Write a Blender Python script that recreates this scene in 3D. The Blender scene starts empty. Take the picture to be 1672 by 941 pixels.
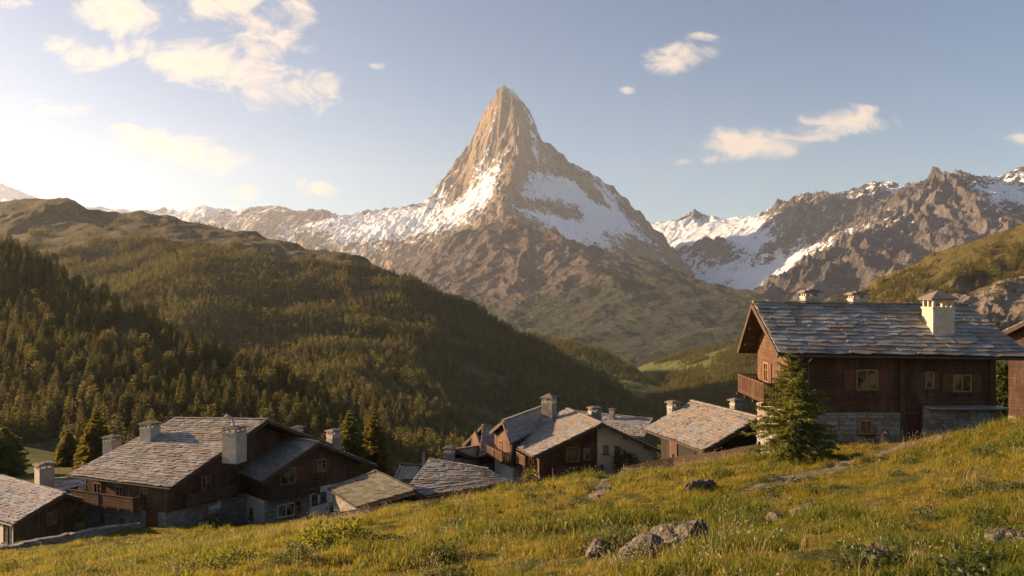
import bpy, bmesh, math, random
import numpy as np
from mathutils import Vector, Matrix
from mathutils.geometry import delaunay_2d_cdt

random.seed(7)
RNG = np.random.default_rng(7)
scene = bpy.context.scene
COL = scene.collection
R = math.radians
FPX = 1672 * 28.0 / 36.0          # focal length in photograph pixels
CX, CY = 836.0, 470.5


def P(px, py, d):
    """point at depth d seen towards a place of the photograph"""
    return Vector(((px - CX) / FPX * d, d, (CY - py) / FPX * d))


# ------------------------------------------------------------------ noise
def _grad(ix, iy, seed):
    h = (ix.astype(np.int64) * 374761393 + iy.astype(np.int64) * 668265263 + seed * 1442695041) & 0xFFFFFFFF
    h = ((h ^ (h >> 13)) * 1274126177) & 0xFFFFFFFF
    h = (h ^ (h >> 16)) & 0xFFFF
    a = h * (2 * math.pi / 65536.0)
    return np.cos(a), np.sin(a)


def perlin(x, y, seed=0):
    xi = np.floor(x); yi = np.floor(y)
    fx = x - xi; fy = y - yi
    u = fx * fx * fx * (fx * (fx * 6 - 15) + 10)
    v = fy * fy * fy * (fy * (fy * 6 - 15) + 10)
    def dot(ox, oy):
        gx, gy = _grad(xi + ox, yi + oy, seed)
        return gx * (fx - ox) + gy * (fy - oy)
    a = dot(0, 0); b = dot(1, 0); c = dot(0, 1); d = dot(1, 1)
    return ((a + u * (b - a)) * (1 - v) + (c + u * (d - c)) * v) * 1.5


def fbm(x, y, wl, octaves=5, gain=.5, seed=0):
    f = 1.0 / wl; a = 1.0; s = np.zeros_like(x)
    for o in range(octaves):
        s += a * perlin(x * f + o * 17.3, y * f - o * 9.1, seed + o)
        f *= 2.03; a *= gain
    return s


def ridged(x, y, wl, octaves=6, gain=.5, seed=0):
    f = 1.0 / wl; a = 1.0; s = np.zeros_like(x); w = np.ones_like(x)
    for o in range(octaves):
        n = 1 - np.abs(perlin(x * f + o * 11.7, y * f + o * 5.3, seed + o)) * 1.5
        n = np.clip(n, 0, 1) ** 2 * w
        s += a * (n - .35)
        w = np.clip(n * 1.6, 0, 1)
        f *= 2.07; a *= gain
    return s


def gullies(x, y, gx, gy, wl, octaves=5, gain=.45, seed=0):
    """branching ribs and gullies that run down the slope (gx, gy is the gradient of the base surface)"""
    px, py = x / wl, y / wl
    g = np.hypot(gx, gy) + 1e-6
    s = np.minimum(g / .45, 1.25) / g
    dx, dy = gy * s, -gx * s
    h = np.zeros_like(x); hx = np.zeros_like(x); hy = np.zeros_like(x)
    a, f = 1.0, 1.0
    for o in range(octaves):
        qx, qy = px * f + o * 3.7, py * f - o * 5.1
        ix, iy = np.floor(qx), np.floor(qy); fx, fy = qx - ix, qy - iy
        ddx, ddy = dx + hy * .9, dy - hx * .9
        va = np.zeros_like(x); vx = np.zeros_like(x); vy = np.zeros_like(x); wt = np.zeros_like(x) + 1e-6
        for i in (-1, 0, 1):
            for j in (-1, 0, 1):
                c, sn = _grad(ix + i, iy + j, seed + o)
                rx, ry = fx - i - .5 + .42 * c, fy - j - .5 + .42 * sn
                w = np.exp(-(rx * rx + ry * ry) * 2.2)
                m = (rx * ddx + ry * ddy) * 6.283 + c * 2.0
                va += np.cos(m) * w; k = -np.sin(m) * w
                vx += k * ddx; vy += k * ddy; wt += w
        va /= wt; vx /= wt; vy /= wt
        h += a * (1 - 1.6 * np.abs(va) ** .8 if o < 2 else va * .8); hx += a * vx; hy += a * vy
        a *= gain; f *= 2.0
    return h


# ------------------------------------------------------------------ object helpers
def tag(o, label=None, cat=None, group=None, kind=None):
    if label: o['label'] = label
    if cat: o['category'] = cat
    if group: o['group'] = group
    if kind: o['kind'] = kind
    return o


def link(name, me, parent=None):
    o = bpy.data.objects.new(name, me)
    COL.objects.link(o)
    if parent: o.parent = parent
    return o


def empty(name, loc=(0, 0, 0), rz=0):
    o = bpy.data.objects.new(name, None)
    COL.objects.link(o)
    o.location = loc
    o.rotation_euler = (0, 0, rz)
    o.empty_display_size = .2
    return o


def np_mesh(name, verts, faces, mats=(), smooth=False):
    """faces: (n,4) or (n,3) int array"""
    me = bpy.data.meshes.new(name)
    verts = np.asarray(verts, np.float32); faces = np.asarray(faces, np.int32)
    nf, k = faces.shape
    me.vertices.add(len(verts)); me.vertices.foreach_set('co', verts.ravel())
    me.loops.add(nf * k); me.loops.foreach_set('vertex_index', faces.ravel())
    me.polygons.add(nf)
    me.polygons.foreach_set('loop_start', np.arange(0, nf * k, k, dtype=np.int32))
    me.polygons.foreach_set('loop_total', np.full(nf, k, np.int32))
    me.polygons.foreach_set('use_smooth', np.full(nf, smooth, bool))
    for m in mats: me.materials.append(m)
    me.update(calc_edges=True)
    me.validate()
    return me


class MB:
    """collects polygons of one mesh"""
    def __init__(self):
        self.v = []; self.f = []; self.m = []

    def poly(self, pts, mi=0):
        n = len(self.v)
        self.v.extend([tuple(p) for p in pts])
        self.f.append(tuple(range(n, n + len(pts)))); self.m.append(mi)

    def prism(self, pts, off, mi=0):
        """closed prism: polygon pts and the same moved by off (vector or one vector per point)"""
        k = len(pts); n = len(self.v)
        offs = off if isinstance(off, list) else [off] * k
        self.v.extend([tuple(p) for p in pts])
        self.v.extend([tuple(Vector(p) + Vector(o)) for p, o in zip(pts, offs)])
        self.f.append(tuple(range(n + k - 1, n - 1, -1)))
        self.f.append(tuple(range(n + k, n + 2 * k)))
        for i in range(k):
            j = (i + 1) % k
            self.f.append((n + i, n + j, n + k + j, n + k + i))
        self.m.extend([mi] * (k + 2))

    def box(self, c, ax, ay, az, sx, sy, sz, mi=0):
        """box centred at c with half sizes along three axes"""
        c = Vector(c); ax = Vector(ax) * sx; ay = Vector(ay) * sy; az = Vector(az) * sz
        self.prism([c - ax - ay - az, c + ax - ay - az, c + ax + ay - az, c - ax + ay - az], az * 2, mi)

    def beam(self, a, b, w, h, up=(0, 0, 1), mi=0):
        a = Vector(a); b = Vector(b)
        d = (b - a); L = d.length
        if L < 1e-6: return
        d /= L
        s = d.cross(Vector(up))
        if s.length < 1e-4: s = d.cross(Vector((1, 0, 0)))
        s.normalize(); u = s.cross(d)
        self.box((a + b) / 2, d, s, u, L / 2, w / 2, h / 2, mi)

    def tube(self, pts, rad, n=6, mi=0):
        pts = [Vector(p) for p in pts]
        rs = rad if isinstance(rad, (list, tuple)) else [rad] * len(pts)
        base = len(self.v)
        for i, p in enumerate(pts):
            d = (pts[min(i + 1, len(pts) - 1)] - pts[max(i - 1, 0)]).normalized()
            s = d.cross(Vector((0, 0, 1)))
            if s.length < 1e-3: s = d.cross(Vector((1, 0, 0)))
            s.normalize(); t = s.cross(d)
            for k in range(n):
                a = 2 * math.pi * k / n
                self.v.append(tuple(p + (s * math.cos(a) + t * math.sin(a)) * rs[i]))
        for i in range(len(pts) - 1):
            for k in range(n):
                self.f.append((base + i * n + k, base + i * n + (k + 1) % n, base + (i + 1) * n + (k + 1) % n, base + (i + 1) * n + k))
                self.m.append(mi)
        self.f.append(tuple(base + k for k in range(n - 1, -1, -1))); self.m.append(mi)
        e = base + (len(pts) - 1) * n
        self.f.append(tuple(e + k for k in range(n))); self.m.append(mi)

    def mesh(self, name, mats, smooth=False):
        me = bpy.data.meshes.new(name)
        me.from_pydata(self.v, [], self.f)
        for m in (mats if isinstance(mats, (list, tuple)) else [mats]): me.materials.append(m)
        if any(self.m): me.polygons.foreach_set('material_index', np.array(self.m, np.int32))
        if smooth: me.polygons.foreach_set('use_smooth', np.ones(len(self.f), bool))
        bm = bmesh.new(); bm.from_mesh(me)
        bmesh.ops.recalc_face_normals(bm, faces=bm.faces)
        bm.to_mesh(me); bm.free()
        return me

    def build(self, name, mats, parent=None, smooth=False):
        o = link(name, self.mesh(name, mats, smooth))
        if parent:
            o.parent = parent
            o.matrix_parent_inverse = world_of(parent).inverted()
        return o


def world_of(o):
    m = o.matrix_basis.copy()
    if o.parent:
        m = world_of(o.parent) @ o.matrix_parent_inverse @ m
    return m


# ------------------------------------------------------------------ materials
class NT:
    def __init__(self, name, kind='mat'):
        if kind == 'mat':
            self.mat = bpy.data.materials.new(name); self.mat.use_nodes = True
            self.t = self.mat.node_tree
        else:
            self.t = kind
        self.t.nodes.clear()

    def n(self, typ, **kw):
        nd = self.t.nodes.new(typ)
        ins = kw.pop('ins', {})
        for k, v in kw.items(): setattr(nd, k, v)
        for k, v in ins.items():
            if isinstance(v, bpy.types.NodeSocket): self.t.links.new(v, nd.inputs[k])
            else: nd.inputs[k].default_value = v
        return nd

    def math(self, op, a, b=None, c=None, clamp=False):
        ins = {0: a}
        if b is not None: ins[1] = b
        if c is not None: ins[2] = c
        return self.n('ShaderNodeMath', operation=op, use_clamp=clamp, ins=ins).outputs[0]

    def vmath(self, op, a, b=None):
        ins = {0: a}
        if b is not None: ins[1] = b
        return self.n('ShaderNodeVectorMath', operation=op, ins=ins).outputs[0]

    def mix(self, f, a, b, blend='MIX'):
        nd = self.n('ShaderNodeMix', data_type='RGBA', blend_type=blend)
        for i, v in ((0, f), (6, a), (7, b)):
            if isinstance(v, bpy.types.NodeSocket): self.t.links.new(v, nd.inputs[i])
            else: nd.inputs[i].default_value = (v if not isinstance(v, tuple) or len(v) == 4 else (*v, 1))
        return nd.outputs[2]

    def step(self, x, lo, hi):
        return self.n('ShaderNodeMapRange', interpolation_type='SMOOTHSTEP', ins={0: x, 1: lo, 2: hi}).outputs[0]

    def noise(self, vec, scale, detail=4, rough=.55, dist=0):
        return self.n('ShaderNodeTexNoise', ins={'Vector': vec, 'Scale': scale, 'Detail': detail, 'Roughness': rough, 'Distortion': dist}).outputs[0]

    def coords(self, scale=(1, 1, 1), rot=(0, 0, 0)):
        c = self.n('ShaderNodeTexCoord').outputs['Object']
        if scale == (1, 1, 1) and rot == (0, 0, 0): return c
        return self.n('ShaderNodeMapping', ins={0: c, 2: rot, 3: scale}).outputs[0]

    def attr(self, name):
        return self.n('ShaderNodeAttribute', attribute_name=name).outputs['Fac']

    def bump(self, h, strength=.5, dist=1.0):
        return self.n('ShaderNodeBump', ins={'Strength': strength, 'Distance': dist, 'Height': h}).outputs[0]

    def out(self, surf=None, vol=None):
        o = self.n('ShaderNodeOutputMaterial')
        if surf is not None: self.t.links.new(surf, o.inputs[0])
        if vol is not None: self.t.links.new(vol, o.inputs[1])
        return self.mat

    def pbr(self, col, rough=.8, normal=None, spec=.3, **kw):
        ins = {'Base Color': col if not isinstance(col, tuple) else (*col, 1), 'Roughness': rough, 'Specular IOR Level': spec}
        if normal is not None: ins['Normal'] = normal
        ins.update(kw)
        return self.n('ShaderNodeBsdfPrincipled', ins=ins).outputs[0]


def island_mat(name, c1, c2, c3=None, rough=.75, spec=.3, nscale=3.0, nz=(1, 1, 1), bump=.3, bd=.02, mixn=.5, lichen=None, fade=None):
    """colour that varies from piece to piece of a mesh, with grain and stains"""
    t = NT(name)
    co = t.coords(scale=nz)
    isl = t.n('ShaderNodeNewGeometry').outputs['Random Per Island']
    n1 = t.noise(co, nscale, 6, .6)
    n2 = t.noise(co, nscale * 6, 4, .6)
    f = t.math('ADD', t.math('MULTIPLY', isl, 1 - mixn), t.math('MULTIPLY', t.step(n1, .3, .7), mixn))
    col = t.mix(f, c1, c2)
    if c3:
        col = t.mix(t.step(t.math('FRACT', t.math('MULTIPLY', isl, 7.31)), .70, .78), col, c3)
    if lichen:
        col = t.mix(t.math('MULTIPLY', t.step(t.noise(t.coords(), 1.7, 6, .65), .56, .68), .7), col, lichen)
    if fade:
        fn = t.math('MULTIPLY', t.noise(t.coords(), .55, 5, .6), t.noise(t.coords(scale=(7, 7, .6)), 1.0, 4, .6))
        col = t.mix(t.math('MULTIPLY', t.step(fn, .20, .36), .75), col, fade)
    col = t.mix(t.math('MULTIPLY', t.step(n2, .35, .75), .35), col, tuple(x * .55 for x in c1))
    return t.out(t.pbr(col, rough, t.bump(n2, bump, bd), spec))


M = {}
M['slate'] = island_mat('stone_slab', (.15, .142, .135), (.43, .41, .39), (.30, .22, .155), rough=.48, spec=.5, nscale=1.2, lichen=(.20, .15, .09))
M['slate_mixed'] = island_mat('mixed_stone_slab', (.14, .13, .12), (.44, .41, .38), (.28, .20, .14), rough=.55, spec=.45, nscale=1.2, lichen=(.22, .16, .09))
M['slate_moss'] = island_mat('mossy_stone_slab', (.095, .09, .07), (.19, .175, .145), (.12, .105, .06), rough=.75, spec=.3, nscale=1.2, lichen=(.10, .10, .03))
M['slate_brown'] = island_mat('brown_stone_slab', (.21, .17, .135), (.36, .30, .25), (.26, .26, .26), rough=.6, spec=.45, nscale=1.2, lichen=(.20, .14, .08))
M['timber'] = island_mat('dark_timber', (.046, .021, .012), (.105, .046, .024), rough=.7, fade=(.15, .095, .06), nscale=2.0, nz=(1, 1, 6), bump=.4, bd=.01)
M['timber_shade'] = island_mat('shaded_barn_timber', (.014, .010, .008), (.034, .022, .015), rough=.8, nscale=2.0, nz=(1, 1, 6), bump=.4, bd=.01)  # the barn's shade under the eave is put into this wood colour
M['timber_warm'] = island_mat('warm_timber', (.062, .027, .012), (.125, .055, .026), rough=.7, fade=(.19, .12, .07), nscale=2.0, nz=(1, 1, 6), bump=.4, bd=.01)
M['trim'] = island_mat('weathered_trim', (.055, .032, .02), (.12, .07, .045), rough=.7, nscale=2.5, bump=.3, bd=.01)
M['greywood'] = island_mat('grey_weathered_wood', (.12, .10, .085), (.25, .22, .19), rough=.8, nscale=3, bump=.3, bd=.01)
M['masonry'] = island_mat('rubble_stone', (.19, .175, .155), (.38, .355, .32), (.25, .19, .14), rough=.85, spec=.2, nscale=2.5, bump=.6, bd=.03)
M['mortar'] = island_mat('mortar', (.14, .125, .105), (.20, .18, .155), rough=.95, nscale=5, bump=.5, bd=.02)
M['plaster'] = island_mat('lime_plaster', (.58, .54, .48), (.70, .67, .61), rough=.9, spec=.15, nscale=.7, bump=.3, bd=.015, mixn=1)
M['render'] = island_mat('chimney_render', (.36, .32, .27), (.50, .45, .38), rough=.9, spec=.15, nscale=1.6, bump=.4, bd=.02, mixn=1)
M['cream'] = island_mat('cream_render', (.50, .40, .30), (.62, .51, .39), rough=.9, spec=.15, nscale=1.2, bump=.25, bd=.015, mixn=1)
M['cap'] = island_mat('chimney_cap_stone', (.13, .115, .10), (.24, .21, .19), rough=.7, nscale=3)
M['frame'] = island_mat('window_frame_wood', (.24, .13, .065), (.32, .18, .09), rough=.6, nscale=3)
M['shutter'] = island_mat('shutter_wood', (.11, .045, .022), (.17, .07, .035), rough=.65, nscale=2)
M['gutter'] = island_mat('gutter_metal', (.06, .045, .035), (.09, .07, .055), rough=.45, nscale=2)
M['palewood'] = island_mat('pale_driftwood', (.35, .30, .26), (.48, .43, .38), rough=.7, nscale=6)


def glass_mat():
    t = NT('window_glass')
    n = t.noise(t.coords(), 1.3, 3, .5)
    col = t.mix(t.step(n, .4, .62), (.022, .018, .014), (.19, .145, .095))  # warm patches paint curtains and reflections into the glass colour
    return t.out(t.pbr(col, .06, None, .9))


M['glass'] = glass_mat()


def rock_mat():
    t = NT('boulder_rock')
    co = t.coords()
    n1 = t.noise(co, 2.2, 8, .62); n2 = t.noise(co, 9, 6, .65)
    v = t.n('ShaderNodeTexVoronoi', feature='DISTANCE_TO_EDGE', ins={'Vector': co, 'Scale': 1.6}).outputs['Distance']
    col = t.mix(t.step(n1, .35, .65), (.06, .05, .042), (.16, .135, .11))
    col = t.mix(t.step(n2, .58, .68), col, (.36, .34, .28))
    col = t.mix(t.math('MULTIPLY', t.step(t.noise(co, 3.3, 5, .6), .58, .7), .8), col, (.13, .11, .035))
    nz = t.n('ShaderNodeSeparateXYZ', ins={0: t.n('ShaderNodeNewGeometry').outputs['Normal']}).outputs[2]
    h = t.math('ADD', t.math('ADD', n1, t.math('MULTIPLY', n2, .5)), t.math('MULTIPLY', t.step(v, 0, .08), .25))
    return t.out(t.pbr(col, .85, t.bump(h, .9, .12), .25))


M['rock'] = rock_mat()


def leaf_mat(name, c1, c2, c3, transl=.35, rough=.6):
    """foliage: tint varies per plant and through the crown; light passes the leaves"""
    t = NT(name)
    rnd = t.n('ShaderNodeObjectInfo').outputs['Random']
    isl = t.n('ShaderNodeNewGeometry').outputs['Random Per Island']
    n = t.noise(t.coords(), 1.1, 3, .6)
    col = t.mix(t.step(t.math('ADD', t.math('MULTIPLY', isl, .5), t.math('MULTIPLY', n, .5)), .2, .8), c1, c2)
    col = t.mix(t.math('MULTIPLY', t.step(rnd, .3, 1.0), .8), col, c3)
    d = t.pbr(col, rough, None, .2)
    tr = t.n('ShaderNodeBsdfTranslucent', ins={'Color': t.mix(.5, col, (.30, .24, .03), 'ADD')}).outputs[0]
    return t.out(t.n('ShaderNodeMixShader', ins={0: transl, 1: d, 2: tr}).outputs[0])


M['needle'] = leaf_mat('spruce_needles', (.042, .070, .022), (.105, .135, .032), (.12, .135, .032), .4)
M['needle_far'] = leaf_mat('forest_needles', (.054, .060, .019), (.11, .108, .030), (.17, .135, .038), .38)
M['sunlit_gold'] = leaf_mat('sunlit_gold_foliage', (.06, .055, .012), (.15, .115, .022), (.15, .12, .025), .35)  # yellow leaf colour; on the trees its gold stands in for sunlight
M['bush'] = leaf_mat('shrub_leaves', (.030, .050, .016), (.07, .095, .03), (.06, .08, .03), .3)
M['grass'] = leaf_mat('meadow_grass_blades', (.11, .112, .012), (.27, .21, .024), (.33, .245, .05), .52)
M['grass_green'] = leaf_mat('green_grass_blades', (.040, .080, .012), (.11, .145, .018), (.17, .165, .022), .5)
M['straw'] = leaf_mat('dry_stems', (.30, .21, .10), (.42, .32, .17), (.36, .20, .10), .35)
M['flower'] = leaf_mat('pale_seed_heads', (.50, .46, .36), (.68, .65, .55), (.60, .52, .35), .3)
M['bark'] = island_mat('bark', (.06, .045, .033), (.12, .09, .065), rough=.95, nscale=5, nz=(1, 1, .3), bump=.8, bd=.03)


def ground_mat():
    t = NT('meadow_soil')
    co = t.coords()
    n1 = t.noise(co, .25, 6, .6); n2 = t.noise(co, 1.7, 6, .65); n3 = t.noise(co, 9, 5, .7)
    col = t.mix(t.step(n1, .35, .65), (.065, .080, .015), (.135, .115, .026))
    col = t.mix(t.step(n2, .45, .72), col, (.16, .125, .035))
    col = t.mix(t.math('MULTIPLY', t.step(n3, .4, .7), .55), col, (.035, .042, .010))
    return t.out(t.pbr(col, .95, t.bump(t.math('ADD', n2, n3), .8, .25), .1))


M['ground'] = ground_mat()


def path_mat():
    t = NT('gravel_path')
    co = t.coords()
    n1 = t.noise(co, 1.5, 5, .6); n2 = t.noise(co, 14, 5, .7)
    v = t.n('ShaderNodeTexVoronoi', ins={'Vector': co, 'Scale': 9.0})
    col = t.mix(t.step(n1, .35, .65), (.13, .10, .072), (.21, .165, .12))
    col = t.mix(t.math('MULTIPLY', t.step(n2, .4, .65), .6), col, (.07, .06, .035))
    return t.out(t.pbr(col, .95, t.bump(t.math('ADD', n2, v.outputs['Distance']), .8, .05), .15))


M['path'] = path_mat()


def terrain_mat(name, rock1, rock2, rock3, veg1, veg2, wl, strata=None, bump=1.0, rock_bump=None):
    """mountain: bare rock, vegetation and snow laid by the 'veg' and 'snow' cover of the mesh, slope and noise. wl: metres of the main pattern"""
    t = NT(name)
    co = t.coords()
    s = 1.0 / wl
    n1 = t.noise(co, s, 7, .6); n2 = t.noise(co, s * 5, 7, .65); n3 = t.noise(co, s * 20, 6, .7)
    geo = t.n('ShaderNodeNewGeometry')
    nz = t.n('ShaderNodeSeparateXYZ', ins={0: geo.outputs['Normal']}).outputs[2]
    col = t.mix(t.step(n1, .35, .65), rock1, rock2)
    if strata:
        cs = t.n('ShaderNodeMapping', ins={0: t.coords(rot=strata), 3: (s * 1.2, s * 1.2, s * 9)}).outputs[0]
        sA = t.noise(cs, 1.0, 7, .65, .8)
        sB = t.noise(t.coords(scale=(s * 7, s * 7, s * .9)), 1.0, 6, .6, .3)
        st = t.math('ADD', t.math('MULTIPLY', sA, .5), t.math('MULTIPLY', sB, .5))
        col = t.mix(t.math('MULTIPLY', t.step(st, .45, .58), .7), col, rock3)
    else:
        st = n2
        col = t.mix(t.step(n2, .5, .7), col, rock3)
    col = t.mix(t.math('MULTIPLY', t.step(n3, .42, .7), .5), col, tuple(x * .5 for x in rock1))
    veg = t.attr('veg')
    vg = t.mix(t.step(n2, .35, .65), veg1, veg2)
    vg = t.mix(t.math('MULTIPLY', t.step(n3, .45, .7), .6), vg, tuple(x * .45 for x in veg1))
    fv = t.math('ADD', t.math('ADD', t.math('MULTIPLY', veg, 1.8), t.math('MULTIPLY', t.math('SUBTRACT', n2, .5), 1.6)), t.math('MULTIPLY', t.math('SUBTRACT', nz, .8), 1.2))
    col = t.mix(t.step(fv, .45, .85), col, vg)
    snow = t.attr('snow')
    fs = t.math('ADD', t.math('MULTIPLY', snow, 1.5), t.math('MULTIPLY', t.math('SUBTRACT', n2, .5), 1.7))
    fs = t.math('ADD', fs, t.math('MULTIPLY', t.math('SUBTRACT', n3, .5), 1.0))
    fs = t.math('ADD', fs, t.math('MULTIPLY', t.math('SUBTRACT', st, .5), 2.4))
    fs = t.math('ADD', fs, t.math('MULTIPLY', t.math('SUBTRACT', nz, .58), .9))
    ms = t.math('MULTIPLY', t.step(fs, .68, .84), t.step(snow, .02, .12))
    col = t.mix(ms, col, (.80, .82, .86))
    hgt = t.math('MULTIPLY', t.math('ADD', n2, t.math('MULTIPLY', n3, .45)), t.math('SUBTRACT', 1.0, t.math('MULTIPLY', ms, .75)))
    rough = t.math('SUBTRACT', .95, t.math('MULTIPLY', ms, .35))
    return t.out(t.pbr(col, rough, t.bump(hgt, 1.0, wl * .10 * bump), .2))


# ------------------------------------------------------------------ terrain
class Tin:
    """height field through surveyed ridge lines and spot heights, with fractal relief on top"""
    def __init__(self, lines, loose=(), back=None, warp=(0, 1), relief=()):
        pts = []; edges = []
        def add(p):
            p = tuple(p) + (0,) * (6 - len(p))
            w = P(p[0], p[1], p[2])
            pts.append((w.x, w.y, w.z, p[3], p[4], p[5])); return len(pts) - 1
        for ln in lines:
            ids = [add(p) for p in ln]
            edges += list(zip(ids[:-1], ids[1:]))
        for p in loose: add(p)
        if back:
            bf, drop = back
            for p in lines[0]:
                p = tuple(p) + (0,) * (6 - len(p))
                w = P(p[0], p[1], p[2]) * 1.0
                pts.append((w.x * bf, w.y * bf, w.z - drop * p[2], p[3], p[4], p[5]))
        self.p = np.array(pts)
        vs, es, fs, ov, oe, of = delaunay_2d_cdt([Vector((a[0], a[1])) for a in pts], edges, [], 0, 1e-3)
        V = []
        for v, o in zip(vs, ov):
            if len(o): V.append(self.p[o[0]])
            else:
                dd = np.hypot(self.p[:, 0] - v[0], self.p[:, 1] - v[1]); w = 1 / (dd + 1) ** 2
                V.append(np.concatenate([[v[0], v[1]], (self.p[:, 2:] * w[:, None]).sum(0) / w.sum()]))
        self.v = np.array(V); self.f = [tuple(f) for f in fs]
        self.warp = warp; self.relief = relief

    def base(self, x, y):
        return self.ev(x, y, True)

    def ev(self, x, y, plain=False):
        x = np.asarray(x, float); y = np.asarray(y, float)
        shp = x.shape; x = x.ravel(); y = y.ravel()
        wa, wl = self.warp
        qx, qy = x, y
        if wa:
            qx = x + wa * fbm(x, y, wl, 4, .5, 91); qy = y + wa * fbm(x, y, wl, 4, .5, 57)
        out = np.full((len(x), 4), np.nan)
        for (a, b, c) in self.f:
            A, B, C_ = self.v[a], self.v[b], self.v[c]
            lo = np.minimum(np.minimum(A, B), C_); hi = np.maximum(np.maximum(A, B), C_)
            m = np.nonzero((qx >= lo[0] - 1e-6) & (qx <= hi[0] + 1e-6) & (qy >= lo[1] - 1e-6) & (qy <= hi[1] + 1e-6))[0]
            if not len(m): continue
            den = (B[1] - C_[1]) * (A[0] - C_[0]) + (C_[0] - B[0]) * (A[1] - C_[1])
            if abs(den) < 1e-9: continue
            w0 = ((B[1] - C_[1]) * (qx[m] - C_[0]) + (C_[0] - B[0]) * (qy[m] - C_[1])) / den
            w1 = ((C_[1] - A[1]) * (qx[m] - C_[0]) + (A[0] - C_[0]) * (qy[m] - C_[1])) / den
            w2 = 1 - w0 - w1
            k = (w0 > -1e-6) & (w1 > -1e-6) & (w2 > -1e-6)
            m = m[k]
            out[m] = w0[k, None] * A[2:] + w1[k, None] * B[2:] + w2[k, None] * C_[2:]
        z, veg, snow, fo = out.T
        if plain: return z
        z = z.copy()
        gx = gy = None
        for kind, amp, wl, octv, seed in self.relief:
            k = (1 - .72 * np.nan_to_num(snow)) * (1 - .72 * np.clip(np.nan_to_num(veg), 0, 1))
            if kind == 'gully':
                if gx is None:
                    e = wl * .22
                    gx = (self.ev(x + e, y, True) - self.ev(x - e, y, True)) / (2 * e); gy = (self.ev(x, y + e, True) - self.ev(x, y - e, True)) / (2 * e)
                    gx = np.nan_to_num(gx); gy = np.nan_to_num(gy)
                z += amp * k * (gullies(x, y, gx, gy, wl, octv, .46, seed))
            elif kind == 'ridged': z += amp * k * ridged(x, y, wl, octv, .52, seed)
            else: z += amp * k * fbm(x, y, wl, octv, .5, seed)
        return z.reshape(shp), veg.reshape(shp), snow.reshape(shp), fo.reshape(shp)


def terrain(name, tin, px0, px1, nx, d0, d1, ny, mat, log=False, smooth=False):
    px = np.linspace(px0, px1, nx)
    dd = np.geomspace(d0, d1, ny) if log else np.linspace(d0, d1, ny)
    X = ((px[None, :] - CX) / FPX) * dd[:, None]; Y = np.repeat(dd[:, None], nx, 1)
    Z, veg, snow, fo = tin.ev(X, Y)
    ok = ~np.isnan(Z)
    idx = np.full(ok.shape, -1, np.int64); idx[ok] = np.arange(ok.sum())
    q = ok[:-1, :-1] & ok[1:, :-1] & ok[:-1, 1:] & ok[1:, 1:]
    F4 = np.stack([idx[:-1, :-1][q], idx[:-1, 1:][q], idx[1:, 1:][q], idx[1:, :-1][q]], 1)
    V = np.stack([X[ok], Y[ok], Z[ok]], 1)
    me = np_mesh(name, V, F4, [mat], smooth)
    if len(me.vertices) == len(V):
        for nm, a in (('veg', veg), ('snow', snow)):
            at = me.attributes.new(nm, 'FLOAT', 'POINT'); at.data.foreach_set('value', a[ok].astype(np.float32))
    o = link(name, me)
    o['kind'] = 'structure'
    return o


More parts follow.
